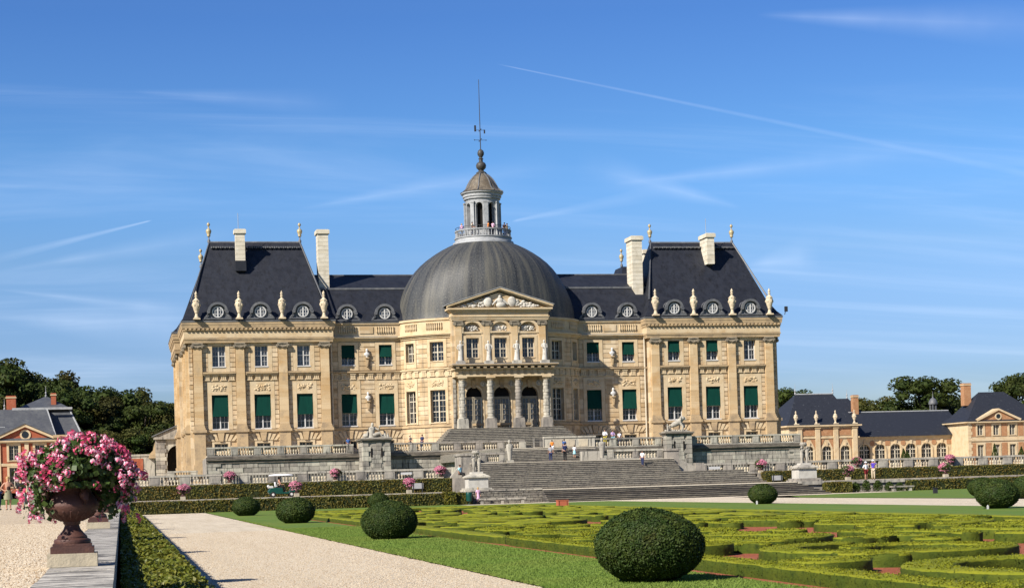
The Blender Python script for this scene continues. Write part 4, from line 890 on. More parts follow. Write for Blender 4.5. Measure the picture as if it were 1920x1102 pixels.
# edge of the raised walk: coping stones one by one
ED = tag(empty('walk_edge', (0, YE, 0)), kind='structure')
for x0, x1 in ((-.05, 29.2), (58.6, 112)):
    x = x0; MB().box(x0, x1, YE+.12, YE+.4, -.2, L1-.28).build('wall', 'stone_grey', ED)
    while x < x1:
        w = min(random.uniform(1.5, 2.6), x1-x); MB().box(x+.01, x+w-.01, YE-.05, YE+.55, L1-.3, L1+random.uniform(-.012, .012)).build('coping_stone', 'stone_grey', ED); x += w
blocks(ED, 28.9, 35.2, YE-.3, 0, 1.08, .62, .22, 'stone_step', deep=.5); MB().box(28.9, 35.2, YE-.05, YE+.5, -.2, 1.06).build('wall', 'stone_dark', ED)
for i in range(3): MB().box(29+i*2.07, 31.05+i*2.07, YE-.4, YE+.5, 1.08, 1.2).build('coping_stone', 'stone_grey', ED)
# retaining wall under the left walk, its coping in long slabs
RW = tag(empty('retaining_wall', (-.34, 0, 0)), kind='structure'); MB().box(-.55, -.1, -12, YE+.1, -.6, L1-.2).build('wall', 'stone_grey', RW)
y = -12
while y < YE:
    w = random.uniform(1.5, 2.3) if y > 14 else 1.9; MB().box(-.6, -.07, y+.008, min(y+w, YE+.4)-.008, L1-.22, L1+.005+random.uniform(-.006, .006)).build('coping_slab', 'coping', RW); y += w
# ================================================================ PLANTS
def box_surface(x0, x1, y0, y1, z0, z1, n, rng=RNG, faces='tfblr'):
    """n random points with normals on the faces of a box: top, front, back, left, right"""
    A = dict(t=(x1-x0)*(y1-y0), f=(x1-x0)*(z1-z0), b=(x1-x0)*(z1-z0), l=(y1-y0)*(z1-z0), r=(y1-y0)*(z1-z0)); tot = sum(A[c] for c in faces); P_ = []; N_ = []
    for c in faces:
        k = int(n*A[c]/tot); u, v = rng.random(k), rng.random(k); p = np.zeros((k, 3)); q = np.zeros((k, 3))
        if c == 't': p[:, 0] = x0+u*(x1-x0); p[:, 1] = y0+v*(y1-y0); p[:, 2] = z1; q[:, 2] = 1
        elif c in 'fb': p[:, 0] = x0+u*(x1-x0); p[:, 2] = z0+v*(z1-z0); p[:, 1] = y0 if c == 'f' else y1; q[:, 1] = -1 if c == 'f' else 1
        else: p[:, 1] = y0+u*(y1-y0); p[:, 2] = z0+v*(z1-z0); p[:, 0] = x0 if c == 'l' else x1; q[:, 0] = -1 if c == 'l' else 1
        P_.append(p); N_.append(q)
    return np.concatenate(P_), np.concatenate(N_)
def wob(p, s, a): return a*(np.sin(p[:, 0]*2.1*s+1)*np.sin(p[:, 1]*1.7*s+2)+np.sin(p[:, 0]*4.3*s+p[:, 1]*3.1*s+p[:, 2]*5*s)*.5)
def hedge(label, x0, x1, y0, y1, z0, z1, n, size, mat, faces='tfblr', rough=.02, group=None, cat='hedge', zones=None, wobble=.03, name='hedge'):
    r = empty(name, (x0, y0, z0), label, cat, group); e = size*.6
    MB().box(x0+e, x1-e, y0+e, y1-e, z0, z1-e).build('branches', 'hedge_core', r)
    V = []; F = []; off = 0
    for (a, b, k, s) in (zones or [(y0, y1, n, size)]):
        p, q = box_surface(x0, x1, a, b, z0, z1, k, faces=faces); p = p+q*(RNG.normal(0, rough, len(p))+wob(p, 1.3, wobble))[:, None]
        v, f = leaves(p, q, s, .75, .6); V.append(v); F.append(f+off); off += len(v)
    o = npmesh('foliage', np.concatenate(V)-np.array([x0, y0, z0]), np.concatenate(F), mat, parent=r); return r
hedge('long clipped green hedge running beside the pale path below the coping', -.02, .76, 7, 141, 0, .84, 0, .03, 'leaf_wall_hedge', 'tfr', .018, zones=[(7, 22, 26000, .024), (22, 45, 22000, .034), (45, 90, 16000, .05), (90, 141, 9000, .075)])
hedge('low clipped yew hedge at the far end of the path, left of the stairs', .9, 28.8, 146.3, 147.5, 0, .98, 9000, .085, 'leaf_yew')
hedge('upper clipped yew hedge below the moat balustrade, left of the stairs', -6, 29.5, 158.0, 159.4, 1.05, 2.28, 12000, .085, 'leaf_yew')
hedge('yellowish square end of the clipped hedge beside the green bin', 26.45, 27.35, 146.0, 147.4, 0, 1.06, 1100, .08, 'leaf_box')
hedge('upper clipped yew hedge below the moat balustrade, right of the stairs', 59.4, 112, 158.0, 159.4, 1.05, 2.08, 14000, .085, 'leaf_yew')
hedge('short brown yew hedge beside the foot of the lower steps', 60.7, 63.0, 146.4, 147.6, 0, .92, 1500, .085, 'leaf_yew')
hedge('low clipped yew hedge behind the round bushes at the right', 68.6, 112, 146.4, 147.6, 0, .92, 10000, .085, 'leaf_yew')
# ---- clipped balls
def ball_mesh(n, size, rx=.88, rz=.63):
    d = RNG.normal(0, 1, (n, 3)); d /= np.linalg.norm(d, axis=1)[:, None]; d = d[d[:, 2] > -.93]
    bump = 1+.028*np.sin(d[:, 0]*4+1)*np.sin(d[:, 1]*3.4+2)+.012*np.sin(d[:, 0]*13+d[:, 2]*9)*np.sin(d[:, 1]*11)+RNG.normal(0, .013, len(d))+np.where(RNG.random(len(d)) < .012, RNG.uniform(.02, .07, len(d)), 0)
    p = d*np.array([rx, rx, rz])*bump[:, None]; q = d/np.array([rx, rx, rz]); q /= np.linalg.norm(q, axis=1)[:, None]
    return leaves(p, q, size, .6, .62)
def ball_core(rx=.86, rz=.61): return MB().ball((0, 0, 0), rx, 28, 18, 1, 1, rz/rx)
core_me = share(ball_core(), 'branches', 'hedge_core', 60)
v, f = ball_mesh(34000, .021); near_fol = npmesh('foliage', v, f, 'leaf_ball'); nf = near_fol.data; bpy.data.objects.remove(near_fol)
v, f = ball_mesh(9000, .036); t_ = npmesh('foliage', v, f, 'leaf_ball'); ff = t_.data; bpy.data.objects.remove(t_)
BALLS = [(8.42, 27.9, 1.0, 'largest and nearest dark clipped box ball on the lawn beside the parterre', 1), (8.3, 56.0, .99, 'second dark box ball from the camera on the lawn between path and parterre', 1), (8.45, 88.5, 1.04, 'third dark box ball along the lawn strip beside the path', 0), (8.2, 120.6, 1.04, 'farthest box ball of the row beside the path, near the yew hedge', 0),
         (20.6, 144.5, .97, 'small box ball half hidden behind the second big ball, by the low hedge', 0), (37.4, 100.2, 1.0, 'round box ball alone in front of the lower steps', 0), (36.4, 69.3, 1.06, 'large round box ball on the lawn edge at the right of the picture', 0), (50.8, 98.5, 1.0, 'box ball mostly hidden behind the large round one at the right', 0), (49.6, 90.6, 1.05, 'box ball cut by the right edge of the picture', 0)]
for x, y, s, lab, near in BALLS:
    r = empty('topiary_ball', (x, y, 0), lab, 'topiary', 'clipped box balls on the lawns')
    for nm, me in (('branches', core_me), ('foliage', nf if near else ff)):
        o = inst(me, nm, r, (0, 0, .60*s), (s*(1+.03*sin(x*7)), s*(1+.04*sin(y*3)), s*(1+.04*sin(x+y))), x*3+y); o.rotation_euler.x = .05*sin(y); o.rotation_euler.y = .06*cos(x*2)
    MB().tube([(x, y, -.05), (x, y, .4)], .07, 6).build('stem', 'bark', r)
# ---- embroidery parterre: scrolls of low box on crushed brick
PT = empty('parterre', (18.5, 17, 0), 'embroidery parterre of low clipped box scrolls on red crushed brick', 'parterre')
def strip(pts, w, h=.33, leafy=0):
    P_ = np.array(pts, float); d = np.gradient(P_, axis=0); d /= np.linalg.norm(d, axis=1)[:, None]+1e-9; nn = np.stack([d[:, 1], -d[:, 0]], 1); k = len(P_)
    t = np.linspace(0, 1, k); tw = w*np.clip(np.minimum(t, 1-t)*9+.55, 0, 1)
    prof = [(-.5, 0), (-.5, .16), (-.497, .29), (-.47, .325), (-.16, .332), (.16, .332), (.47, .325), (.497, .29), (.5, .16), (.5, 0)]
    V = np.zeros((k, len(prof), 3))
    for j, (a, z) in enumerate(prof):
        V[:, j, :2] = P_+nn*(a*tw)[:, None]; V[:, j, 2] = z*h/.33
    V += RNG.normal(0, .007, V.shape); m = len(prof); f = []
    i, j = np.meshgrid(np.arange(k-1), np.arange(m-1), indexing='ij'); a = (i*m+j).ravel(); f = np.stack([a, a+1, a+1+m, a+m], 1)
    V2 = V.reshape(-1, 3); e0 = np.array([[0, 1, 8, 9], [1, 2, 7, 8], [2, 3, 6, 7], [3, 4, 5, 6]])[:, ::-1]; e1 = e0[:, ::-1]+(k-1)*m
    f = np.concatenate([f, e0, e1]); V2 = V2-np.array([18.5, 17, 0])
    jj = np.concatenate([j.ravel(), np.zeros(8, int)]); o = npmesh('box_hedge', V2, f, None, parent=PT, mats=['parterre_box', 'parterre_old_shaded'], midx=np.where((jj >= 2) & (jj <= 6), 0, 1))
    if leafy:
        L = np.sum(np.linalg.norm(np.diff(P_, axis=0), axis=1)); n = int(L*leafy); ti = RNG.random(n)*(k-1.001); i0 = ti.astype(int); fr = (ti-i0)[:, None]
        aa = RNG.uniform(-.55, .55, n); c = P_[i0]*(1-fr)+P_[i0+1]*fr+nn[i0]*(aa*tw[i0])[:, None]; edge = np.abs(aa) > .46
        z = np.where(edge, RNG.random(n)*h, h+RNG.normal(0, .012, n)); pp = np.concatenate([c, z[:, None]], 1)-np.array([18.5, 17, 0]); q = np.zeros((n, 3)); q[:, 2] = np.where(edge, .3, 1); q[:, :2] = nn[i0]*np.where(edge, np.sign(aa), 0)[:, None]
        v, f = leaves(pp, q, .015 if leafy > 600 else .022, .7, .6); npmesh('foliage', v, f, None, parent=o, mats=['parterre_box', 'parterre_old_shaded'], midx=np.where(edge, 1, 0))
    return o
M('parterre_old_shaded', (.055, .080, .009), (.085, .105, .011), 1.6, .4, .66, (.026, .042, .007), 9, .50, .72, rough=.75, spec=.1, bump=.8, bs=34, bd=.03)  # hedge flanks: older leaves, with side shade worked into the darker green
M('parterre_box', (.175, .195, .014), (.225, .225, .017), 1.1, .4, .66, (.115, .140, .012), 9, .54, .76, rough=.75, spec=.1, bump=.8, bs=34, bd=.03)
def arc(cx, cy, r0, r1, a0, a1, sy=1.0):
    n = max(6, int(abs(a1-a0)*max(r0, r1)/.22)); t = np.linspace(0, 1, n); r = r0+(r1-r0)*t; a = a0+(a1-a0)*t
    return np.stack([cx+r*np.cos(a), cy+sy*r*np.sin(a)], 1)
curves = []
prng = random.Random(11)
for sgn in (1, -1):
    def mir(p): q = p.copy(); q[:, 0] = 18.55+sgn*(q[:, 0]); return q
    for k in range(6):
        y0 = 20.2+k*16.2; fl = 1 if (k % 2 == 0) == (sgn > 0) or k % 3 == 0 else -1
        curves += [(mir(arc(4.0, y0+4.3, 3.1, 1.0, -.5*pi*fl, -.5*pi*fl+fl*2.5*pi)), 1.0), (mir(arc(3.5, y0+12.2, 2.8, .9, .5*pi*fl, .5*pi*fl-fl*2.4*pi)), .95), (mir(arc(4.0, y0+4.3, .05, .3, 0, 4*pi)), .8)]
        for cx, cy, R0, ph in ((4.0, y0+4.3, 4.0, .6), (3.5, y0+12.2, 3.7, 2.2)):
            for j in range(0, 6, 3 if k == 0 else 1):
                a = ph+j*2*pi/6+.3*k; l = prng.uniform(1.0, 1.7); px_, py_ = cx+R0*cos(a), cy+R0*sin(a)
                if .6 < px_ < 7.2: curves.append((mir(arc(px_, py_, l*.55, l*.25, a+2.2, a+2.2+fl*prng.uniform(1.8, 2.9))), prng.uniform(.6, 1.05)))
        curves += [(mir(arc(6.9, y0+8.4, .75, .45, pi*.5, pi*2.1)), .7), (mir(arc(6.5, y0+.4, .9, .5, 0, pi*1.7)), .75), (mir(arc(.9, y0+8.2, .5, .5, -.5*pi, pi*.5)), .8)]
        curves.append((mir(np.stack([.5+.3*np.sin(np.linspace(0, 6, 16)), np.linspace(y0+1.2, y0+6.4, 16)], 1)), .7))
for x, wd in ((10.5, .7), (26.55, .7)): curves += [(np.stack([np.full(90, x), np.linspace(17.9, 48, 90)], 1), wd), (np.stack([np.full(170, x), np.linspace(48.1, 118, 170)], 1), wd)]
for y in (18.1, 117.8): curves.append((np.stack([np.linspace(10.9, 26.2, 60), np.full(60, y)], 1), .7))
for i, (c, w) in enumerate(curves):
    cl_ = c[(c[:, 0] > 10.2) & (c[:, 0] < 26.9)]
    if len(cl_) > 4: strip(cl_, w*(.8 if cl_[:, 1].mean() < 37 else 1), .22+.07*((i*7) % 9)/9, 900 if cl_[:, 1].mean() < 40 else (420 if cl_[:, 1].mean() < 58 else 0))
# ---- lawn blades where the lawn is near enough to show them
n = 170000; gx = RNG.uniform(6.62, 9.9, n); gy = 14+62*RNG.random(n)**1.7
m_ = 26000; gx = np.concatenate([gx, 6.62+RNG.normal(0, .03, m_)]); gy = np.concatenate([gy, 14+90*RNG.random(m_)**1.4]); n = len(gx)
hgt = RNG.uniform(.012, .03, n)*(1+gy/90); ang = RNG.random(n)*6.28; wd = .006*(1+gy/40)
base = np.stack([gx, gy, np.full(n, .028)], 1); sd = np.stack([np.cos(ang)*wd, np.sin(ang)*wd, np.zeros(n)], 1); tip = np.stack([RNG.normal(0, .018, n), RNG.normal(0, .018, n), hgt], 1)
tag(npmesh('grass', np.stack([base-sd, base+sd, base+tip], 1).reshape(-1, 3), np.arange(n*3).reshape(n, 3), 'blade'), 'short green lawn grass beside the pale path', 'grass', kind='stuff')
# loose gravel stones lying on the near walk and path
def pebbles(n, xr, yr, z, pw, s0, mat, label):
    x = RNG.uniform(*xr, n); y = yr[0]+(yr[1]-yr[0])*RNG.random(n)**pw; s = s0*RNG.uniform(.5, 1.3, n); a = RNG.random(n)*6.28
    t = np.array([[1, 0, .1], [-.4, .8, .1], [-.6, -.7, .1], [.1, .05, .75]]); ca, sa = np.cos(a), np.sin(a)
    v = np.stack([np.stack([x+s*(q[0]*ca-q[1]*sa), y+s*(q[0]*sa+q[1]*ca), z+s*q[2]], 1) for q in t], 1).reshape(-1, 3)
    f = (np.arange(n)[:, None, None]*4+np.array([[0, 1, 3], [1, 2, 3], [2, 0, 3]])[None]).reshape(-1, 3)
    tag(npmesh('gravel', v, f, mat), label, 'gravel', kind='stuff')
M('pebble', (.52, .42, .29), (.66, .57, .44), 40, .4, .6, (.30, .20, .11), 33, .52, .6, rough=.9)
pebbles(70000, (-3.6, -.62), (11, 42), L1-.018, 1.6, .016, 'pebble', 'loose tan gravel on the raised walk around the urn')
pebbles(90000, (1.2, 6.6), (22, 75), .002, 1.5, .017, 'pebble', 'loose pale gravel on the wide path')
# ---- small dark shrubs between the hedges at the right
for i, (x, h) in enumerate(((63.6, .95), (64.6, 1.15), (65.7, 1.05), (66.8, .9), (67.8, .8))):
    r = empty('shrub', (x, 147, 0), 'small loose dark shrub against the walk wall, %s of five' % ['first from the steps', 'second from the steps', 'middle one', 'fourth from the steps', 'last one, by the long hedge'][i], 'shrub', 'dark shrubs by the walk wall')
    d = RNG.normal(0, 1, (700, 3)); d /= np.linalg.norm(d, axis=1)[:, None]; rad = RNG.random(700)**.4; p = d*rad[:, None]*np.array([.5, .4, h/2]); p[:, 2] += h/2; p[:, :2] *= (1.25-p[:, 2]/h*.7)[:, None]
    vv, f_ = leaves(p, d, .07, .8, .5); npmesh('foliage', vv, f_, 'leaf_ball', parent=r); MB().tube([(x, 147, 0), (x, 147, h*.6)], [.04, .02], 5).build('stem', 'bark', r)
# ---- trees
def tree_parts(seed, mat):
    g = np.random.default_rng(seed); rr = random.Random(seed); V = []; F = []; off = 0; lim = MB(); cores = MB()
    lim.tube([(0, 0, 0), (.004, .003, .12), (-.004, .006, .3), (.004, 0, .55)], [.024, .018, .014, .006], 8)
    for i in range(42):
        th = rr.uniform(0, 6.28); u = rr.uniform(-1, 1)**1; z = .53+.38*u*rr.uniform(.75, 1.05); rad = .33*sqrt(max(.05, 1-u*u*.85))*rr.uniform(.45, 1.05); c = np.array([rad*cos(th), rad*sin(th), z]); cr = rr.uniform(.075, .135)
        if i < 12: lim.tube([(0, 0, rr.uniform(.15, .4)), tuple(c*.5+np.array([0, 0, z*.45])), tuple(c)], [.009, .006, .003], 5)
        n = int(310*(cr/.1)**2); d = g.normal(0, 1, (n, 3)); d /= np.linalg.norm(d, axis=1)[:, None]; d[:, 2] = np.where(d[:, 2] < -.5, -d[:, 2], d[:, 2])
        p = c+d*cr*(g.random(n)**.3)[:, None]*np.array([1.15, 1.15, .85]); v, f = leaves(p, d+np.array([0, 0, .3]), .0125, .9, .65, g); V.append(v); F.append(f+off); off += len(v)
        cores.ball(tuple(c), cr*.62, 7, 5, 1.1, 1.1, .8)
    o = npmesh('crown', np.concatenate(V), np.concatenate(F), mat); cm = o.data; bpy.data.objects.remove(o)
    return share(lim, 'trunk', 'bark', 60), cm, share(cores, 'inner_branches', mat, 60)
TV = [tree_parts(21, 'tree_a'), tree_parts(22, 'tree_b'), tree_parts(23, 'tree_a'), tree_parts(24, 'tree_b'), tree_parts(25, 'tree_a')]
def tree(x, y, h, wf, var, label, group, z0=1.5):
    r = empty('tree', (x, y, z0), label, 'tree', group)
    for nm, me in zip(('trunk', 'crown', 'inner_branches'), TV[var]):
        o = inst(me, nm, r, (0, 0, 0), (h*wf, h*wf, h), x*1.7+y)
# (x, y, height, width factor, variant)
TREES_L = [(-19.3, 300, 24.6, 1.0, 0), (-17.8, 312, 24.5, 1.0, 2), (-16.1, 330, 23.6, 1.0, 1), (-12.9, 305, 21.6, 0.9, 0), (-12.1, 338, 23.7, 0.95, 3), (-7.9, 300, 19.2, 1.0, 0), (-6.6, 322, 19.3, 0.95, 2), (-4.7, 306, 17.9, 0.95, 1), (-1.4, 314, 20.8, 1.05, 0), (1.6, 334, 20.2, 0.95, 3), (3.5, 302, 16.9, 1.0, 0), (5.9, 318, 17.1, 0.95, 2), (7.8, 306, 16.8, 0.95, 1), (10.3, 322, 18.2, 1.0, 0), (-15.9, 292, 16.5, 1.1, 3), (-9.6, 286, 11.9, 1.35, 0), (-4.8, 284, 10.8, 1.35, 2), (-0.3, 285, 11.2, 1.4, 1), (4.2, 284, 10.7, 1.4, 0), (8.0, 288, 10.7, 1.3, 3)]
def ordn(i): return ['first', 'second', 'third', 'fourth', 'fifth', 'sixth', 'seventh', 'eighth', 'ninth', 'tenth', 'eleventh', 'twelfth', 'thirteenth', 'fourteenth', 'fifteenth', 'sixteenth', 'seventeenth', 'eighteenth', 'nineteenth', 'twentieth'][i]
for i, t in enumerate(sorted(TREES_L, key=lambda t: t[0]/t[1])): tree(*t, 'leafy tree of the dark wood left of the palace, %s from the left' % ordn(i), 'dark wood left of the palace')
TREES_R = [(159, 330, 21.2, 1.25, 0, 'tallest broad round tree above the long outbuilding roof'), (153, 345, 17, 1.0, 1, 'tree just left of the tall round one behind the outbuildings'), (146, 345, 15.6, 1.1, 2, 'low tree behind the brick chimney of the long outbuilding'), (140.5, 350, 15.2, 1.0, 3, 'low tree behind the middle of the long roof'), (165, 340, 17.5, 1.0, 2, 'tree behind the little bell turret'), (178.5, 330, 20.2, .95, 2, 'tall tree rising behind the corner pavilion at the right edge'), (184, 326, 20.5, 1.0, 0, 'tree cut by the right edge of the picture'), (117.5, 300, 17.6, 1.0, 0, 'tree just right of the palace behind the slate pavilion'), (122, 322, 17.2, .8, 2, 'tree peeping over the ridge of the pavilion with stone urns'), (129.5, 335, 16.4, .8, 1, 'small treetop between pavilion ridge and brick chimney'), (171, 348, 17, 1.0, 1, 'tree behind the tall brick chimney')]
for t in TREES_R: tree(*t, 'trees behind the right outbuildings')
# ================================================================ OUTBUILDINGS
ID = lambda x, y, z: (x, y, z)
def arched(P, m, hw, z0, z1, root, frame='cream_frame', stone='stone_pale', nx=2, nz=4):
    n = 12; sp = z1-hw; a = MB()
    for i in range(n):
        p, q = pi*i/n, pi*(i+1)/n; a.prism([(m-hw*cos(p), sp+hw*sin(p)), (m-(hw+.17)*cos(p), sp+(hw+.17)*sin(p)), (m-(hw+.17)*cos(q), sp+(hw+.17)*sin(q)), (m-hw*cos(q), sp+hw*sin(q))], -.12, .02, P)
    for s_ in (-1, 1): a.box(m+s_*(hw+.085)-.085, m+s_*(hw+.085)+.085, -.12, .02, z0, sp, P)
    a.prism([(m-.14, z1-.1), (m+.14, z1-.1), (m+.2, z1+.55), (m-.2, z1+.55)], -.2, .02, P)
    w = a.build('arched_window', stone, root)
    MB().box(m-hw, m+hw, .34, .37, z0, z1, P).build('glass', 'glass', w)
    b = MB(); b.box(m-.08, m+.08, .24, .32, z0, z1-.05, P); b.box(m-hw, m+hw, .24, .32, sp-.1, sp+.06, P)
    for i in range(1, nx*2):
        x = m-hw+2*hw*i/(nx*2)
        if abs(x-m) < .05: continue
        b.box(x-.03, x+.03, .27, .32, z0, sp+sqrt(max(.01, hw*hw-(x-m)**2))-.03, P)
    for j in range(1, nz+3):
        z = z0+(sp-z0)*j/nz
        if z < z1-.1:
            h_ = hw if z < sp else sqrt(max(.01, hw*hw-(z-sp)**2)); b.box(m-h_, m+h_, .272, .318, z-.03, z+.03, P)
    b.build('glazing_bars', frame, w); return w
def hipw(root, x0, x1, y0, y1, z0, rx0, rx1, ry, z1, mat, fl=.4, name='roof'):
    V = [(x0-fl, y0-fl, z0), (x1+fl, y0-fl, z0), (x1+fl, y1+fl, z0), (x0-fl, y1+fl, z0), (x0+(rx0-x0)*.12, y0+(ry-y0)*.12, z0+(z1-z0)*.17), (x1+(rx1-x1)*.12, y0+(ry-y0)*.12, z0+(z1-z0)*.17), (x1+(rx1-x1)*.12, y1+(ry-y1)*.12, z0+(z1-z0)*.17), (x0+(rx0-x0)*.12, y1+(ry-y1)*.12, z0+(z1-z0)*.17), (rx0, ry, z1), (rx1, ry, z1)]
    return MB().add(V, [(3, 2, 1, 0), (0, 1, 5, 4), (1, 2, 6, 5), (2, 3, 7, 6), (3, 0, 4, 7), (4, 5, 9, 8), (5, 6, 9), (6, 7, 8, 9), (7, 4, 8)]).build(name, mat, root)
def brick_chimney(root, x0, x1, y0, y1, z0, z1, mat='brick_red'):
    c = MB().box(x0, x1, y0, y1, z0, z1-.35).build('chimney', mat, root); MB().box(x0-.1, x1+.1, y0-.1, y1+.1, z1-.35, z1-.2).build('chimney_cap', 'stone_pale', c); MB().box(x0-.02, x1+.02, y0-.02, y1+.02, z1-.2, z1).build('chimney_pot', mat, c)
def spike(root, x, y, z, h=1.6): MB().lathe([(.12, 0), (.16, .2), (.05, .35), (.14, .6), (.04, .8), (.015, h)], (x, y, z), 8).build('finial', 'lead_pale', root)
# -- left: brick house with a pediment
LB = empty('brick_house', (-13, 258, 2.2), 'red brick house with grey slate roof and pediment, behind the flower urn', 'house')
P = flat(258.0); mb = MB(); wins = [(-14.55, 6.9, 9.0, .65), (-11.0, 6.9, 9.0, .65), (-14.55, 3.2, 5.9, .65), (-11.0, 3.2, 5.9, .65), (-18.2, 6.9, 9.0, .65), (-18.2, 3.2, 5.9, .65), (-7.4, 6.9, 9.0, .65), (-7.4, 3.2, 5.9, .65)]
wall(mb, P, -26, -5.2, 2.0, 9.4, [(m-h, m+h, a, b) for m, a, b, h in wins], .3); wall(mb, sidewall(-5.2, 1), 258, 274, 2, 9.4); mb.build('wall', 'brick_red', LB)
for m, a, b, h in wins: window(P, m, h, a, b, (h+.3, a-.2, b+.3), None, 4, 4, None, 'cream_frame', 'glass', root=LB, tr=ID, depth=.22)
for x in (-16.6, -12.78, -9.1, -5.4, -20.2): MB().box(x-.28, x+.28, 257.82, 258, 2, 9.3).build('stone_strip', 'stone_pale', LB)
MB().box(-26, -5.1, 257.86, 258, 6.1, 6.5).build('string_course', 'stone_pale', LB); MB().box(-26.2, -5.0, 257.7, 258, 9.3, 9.48).box(-26.4, -4.8, 257.5, 274.3, 9.48, 9.66).build('cornice', 'stone_pale', LB)
pd = MB().prism([(-16.9, 9.66), (-8.9, 9.66), (-12.9, 11.55)], 257.8, 262).build('pediment', 'brick_red', LB)
for s_ in (-1, 1): MB().prism([(-12.9+s_*4.2, 9.66), (-12.9, 11.55), (-12.9, 11.95), (-12.9+s_*4.4, 9.95)][::-s_], 257.4, 262.6).build('raking_cornice', 'stone_pale', pd)
MB().prism([(-17.3, 9.96), (-12.9, 11.97), (-8.5, 9.96), (-8.5, 10.06), (-12.9, 12.07), (-17.3, 10.06)], 257.3, 264).build('pediment_roof', 'slate_pale', pd)
oc = MB().lathe([(.5, 0), (.5, .1), (.75, .1), (.75, 0)], (0, 0, 0), 18, P=lambda a, b, c: (-12.9+a, 257.8-c, 10.45+b)).build('oculus', 'stone_pale', pd); MB().lathe([(.5, 0), (.5, .05)], (0, 0, 0), 18, P=lambda a, b, c: (-12.9+a, 257.78-c, 10.45+b)).build('glass', 'glass', oc)
def frustum(root, a, b, z0, z1, mat, name='roof'):
    V = [(a[0], a[2], z0), (a[1], a[2], z0), (a[1], a[3], z0), (a[0], a[3], z0), (b[0], b[2], z1), (b[1], b[2], z1), (b[1], b[3], z1), (b[0], b[3], z1)]
    return MB().add(V, [(3, 2, 1, 0), (4, 5, 6, 7), (0, 1, 5, 4), (1, 2, 6, 5), (2, 3, 7, 6), (3, 0, 4, 7)]).build(name, mat, root)
rf = frustum(LB, (-26.4, -8.6, 257.5, 274.3), (-23.5, -10.0, 261.5, 270.5), 9.66, 14.2, 'slate_pale'); frustum(LB, (-9.5, -4.9, 260, 274.3), (-9.9, -6.9, 263, 270.5), 9.66, 14.1, 'slate_pale')
hipw(LB, -14.5, -6.7, 262.5, 272, 14.15, -10.6, -10.0, 267, 16.2, 'slate_pale', .1, 'upper_roof'); MB().box(-14.8, -6.5, 261.4, 261.7, 14.1, 14.42).build('roof_lead', 'lead_pale', rf)
for p in (((-8.6, 257.7, 9.7), (-10.0, 261.5, 14.2)), ((-4.9, 260, 9.7), (-6.9, 263, 14.1))): MB().tube(p, .12, 5).build('hip_lead', 'lead_pale', rf)
brick_chimney(LB, -15.6, -14.3, 262, 263.4, 13.6, 16.2); brick_chimney(LB, -9.5, -8.8, 264, 265.5, 13.8, 16.6); spike(LB, -15.9, 262.5, 14.2); spike(LB, -10.3, 267, 16.2)
dw = MB().box(-16.6, -15.7, 259.2, 260.6, 11.0, 11.7).build('dormer', 'lead_pale', rf); MB().box(-16.5, -15.8, 259.15, 259.2, 11.08, 11.55).build('glass', 'glass', dw)
MB().box(-8.9, -7.2, 256.4, 257.6, 2.2, 9.9).box(-9.1, -7.0, 256.2, 257.8, 9.9, 10.3).build('gate_pier', 'stone_cornice', LB)
# -- left: pedimented arch beside the palace and its wall
AR = empty('garden_arch', (6.6, 235, 2.2), 'small pedimented stone archway beside the left flank of the palace', 'archway')
P = flat(235.0); mb = MB(); wall(mb, P, 4.6, 10.2, 2, 8.7, [(6.0, 8.8, 2.2, 7.9, 1.0)], 1.4); wall(mb, sidewall(4.6, -1), 235, 238, 2, 8.7); mb.build('wall', 'stone_grey', AR)
MB().box(6.0, 8.8, 236.4, 236.45, 2.2, 8).build('arch_shade_panel', 'dark_inside', AR)  # dark flat panel, painted as the shade seen through the arch
for i in range(12): z = 2.2+i*.53; MB().box(4.5, 5.9 if i % 2 else 5.7, 234.86, 235, z+.02, z+.51).build('quoin', 'stone_grey', AR)
pdm = MB().box(4.3, 10.5, 234.5, 236.5, 8.7, 9.0).prism([(4.3, 9.0), (10.5, 9.0), (7.4, 10.3)], 234.6, 236.4).build('pediment', 'stone_grey', AR); MB().prism([(4.1, 9.0), (7.4, 10.4), (10.7, 9.0), (10.7, 9.15), (7.4, 10.55), (4.1, 9.15)], 234.4, 236.6).build('pediment_lead', 'lead', pdm)
MB().prism([(3.6, 6.3), (4.6, 6.3), (4.6, 8.6), (4.35, 8.0), (4.2, 7.3), (3.8, 6.9)], 235.2, 236).build('scroll_buttress', 'stone_cornice', AR)
CW = empty('court_wall', (2, 236, 2.2), 'low grey wall with a red brick panel left of the small archway', 'wall'); MB().box(-4, 4.4, 236, 236.5, 2, 6.6).box(-4.1, 4.5, 235.9, 236.6, 6.6, 6.85).build('wall', 'stone_grey', CW); MB().box(-1.5, 2.9, 235.93, 236, 3.6, 6.3).build('brick_panel', 'brick_red', CW); balustrade('short stone balustrade by the small archway beside the palace flank', 5.2, 8.6, 206, 3.0, 1, 1.2)
# -- right: pavilion with urns
RP = empty('slate_pavilion', (108, 262, 2.2), 'pavilion with arched windows, orange brick panels and a row of urns, right of the palace', 'pavilion')
P = flat(262.0); mb = MB(); cs = (105.65, 108.65, 111.75); wall(mb, P, 102.4, 114.0, 2, 9.4, [(m-.82, m+.82, 2.6, 6.15, 1.0) for m in cs], .4); wall(mb, sidewall(102.4, -1), 262, 276, 2, 9.4); wall(mb, sidewall(114, 1), 262, 276, 2, 9.4); mb.build('wall', 'stone_pale', RP)
for m in cs:
    arched(P, m, .82, 2.6, 6.15, RP); MB().box(m-1.05, m+1.05, 261.93, 262, 7.75, 8.85).build('brick_panel', 'brick_orange', RP)
    for s_ in (-1, 1): MB().prism([(m+s_*.3, 7.2), (m+s_*1.1, 7.2), (m+s_*1.1, 5.6)][::s_], -.05, 0, P).build('brick_panel', 'brick_orange', RP)
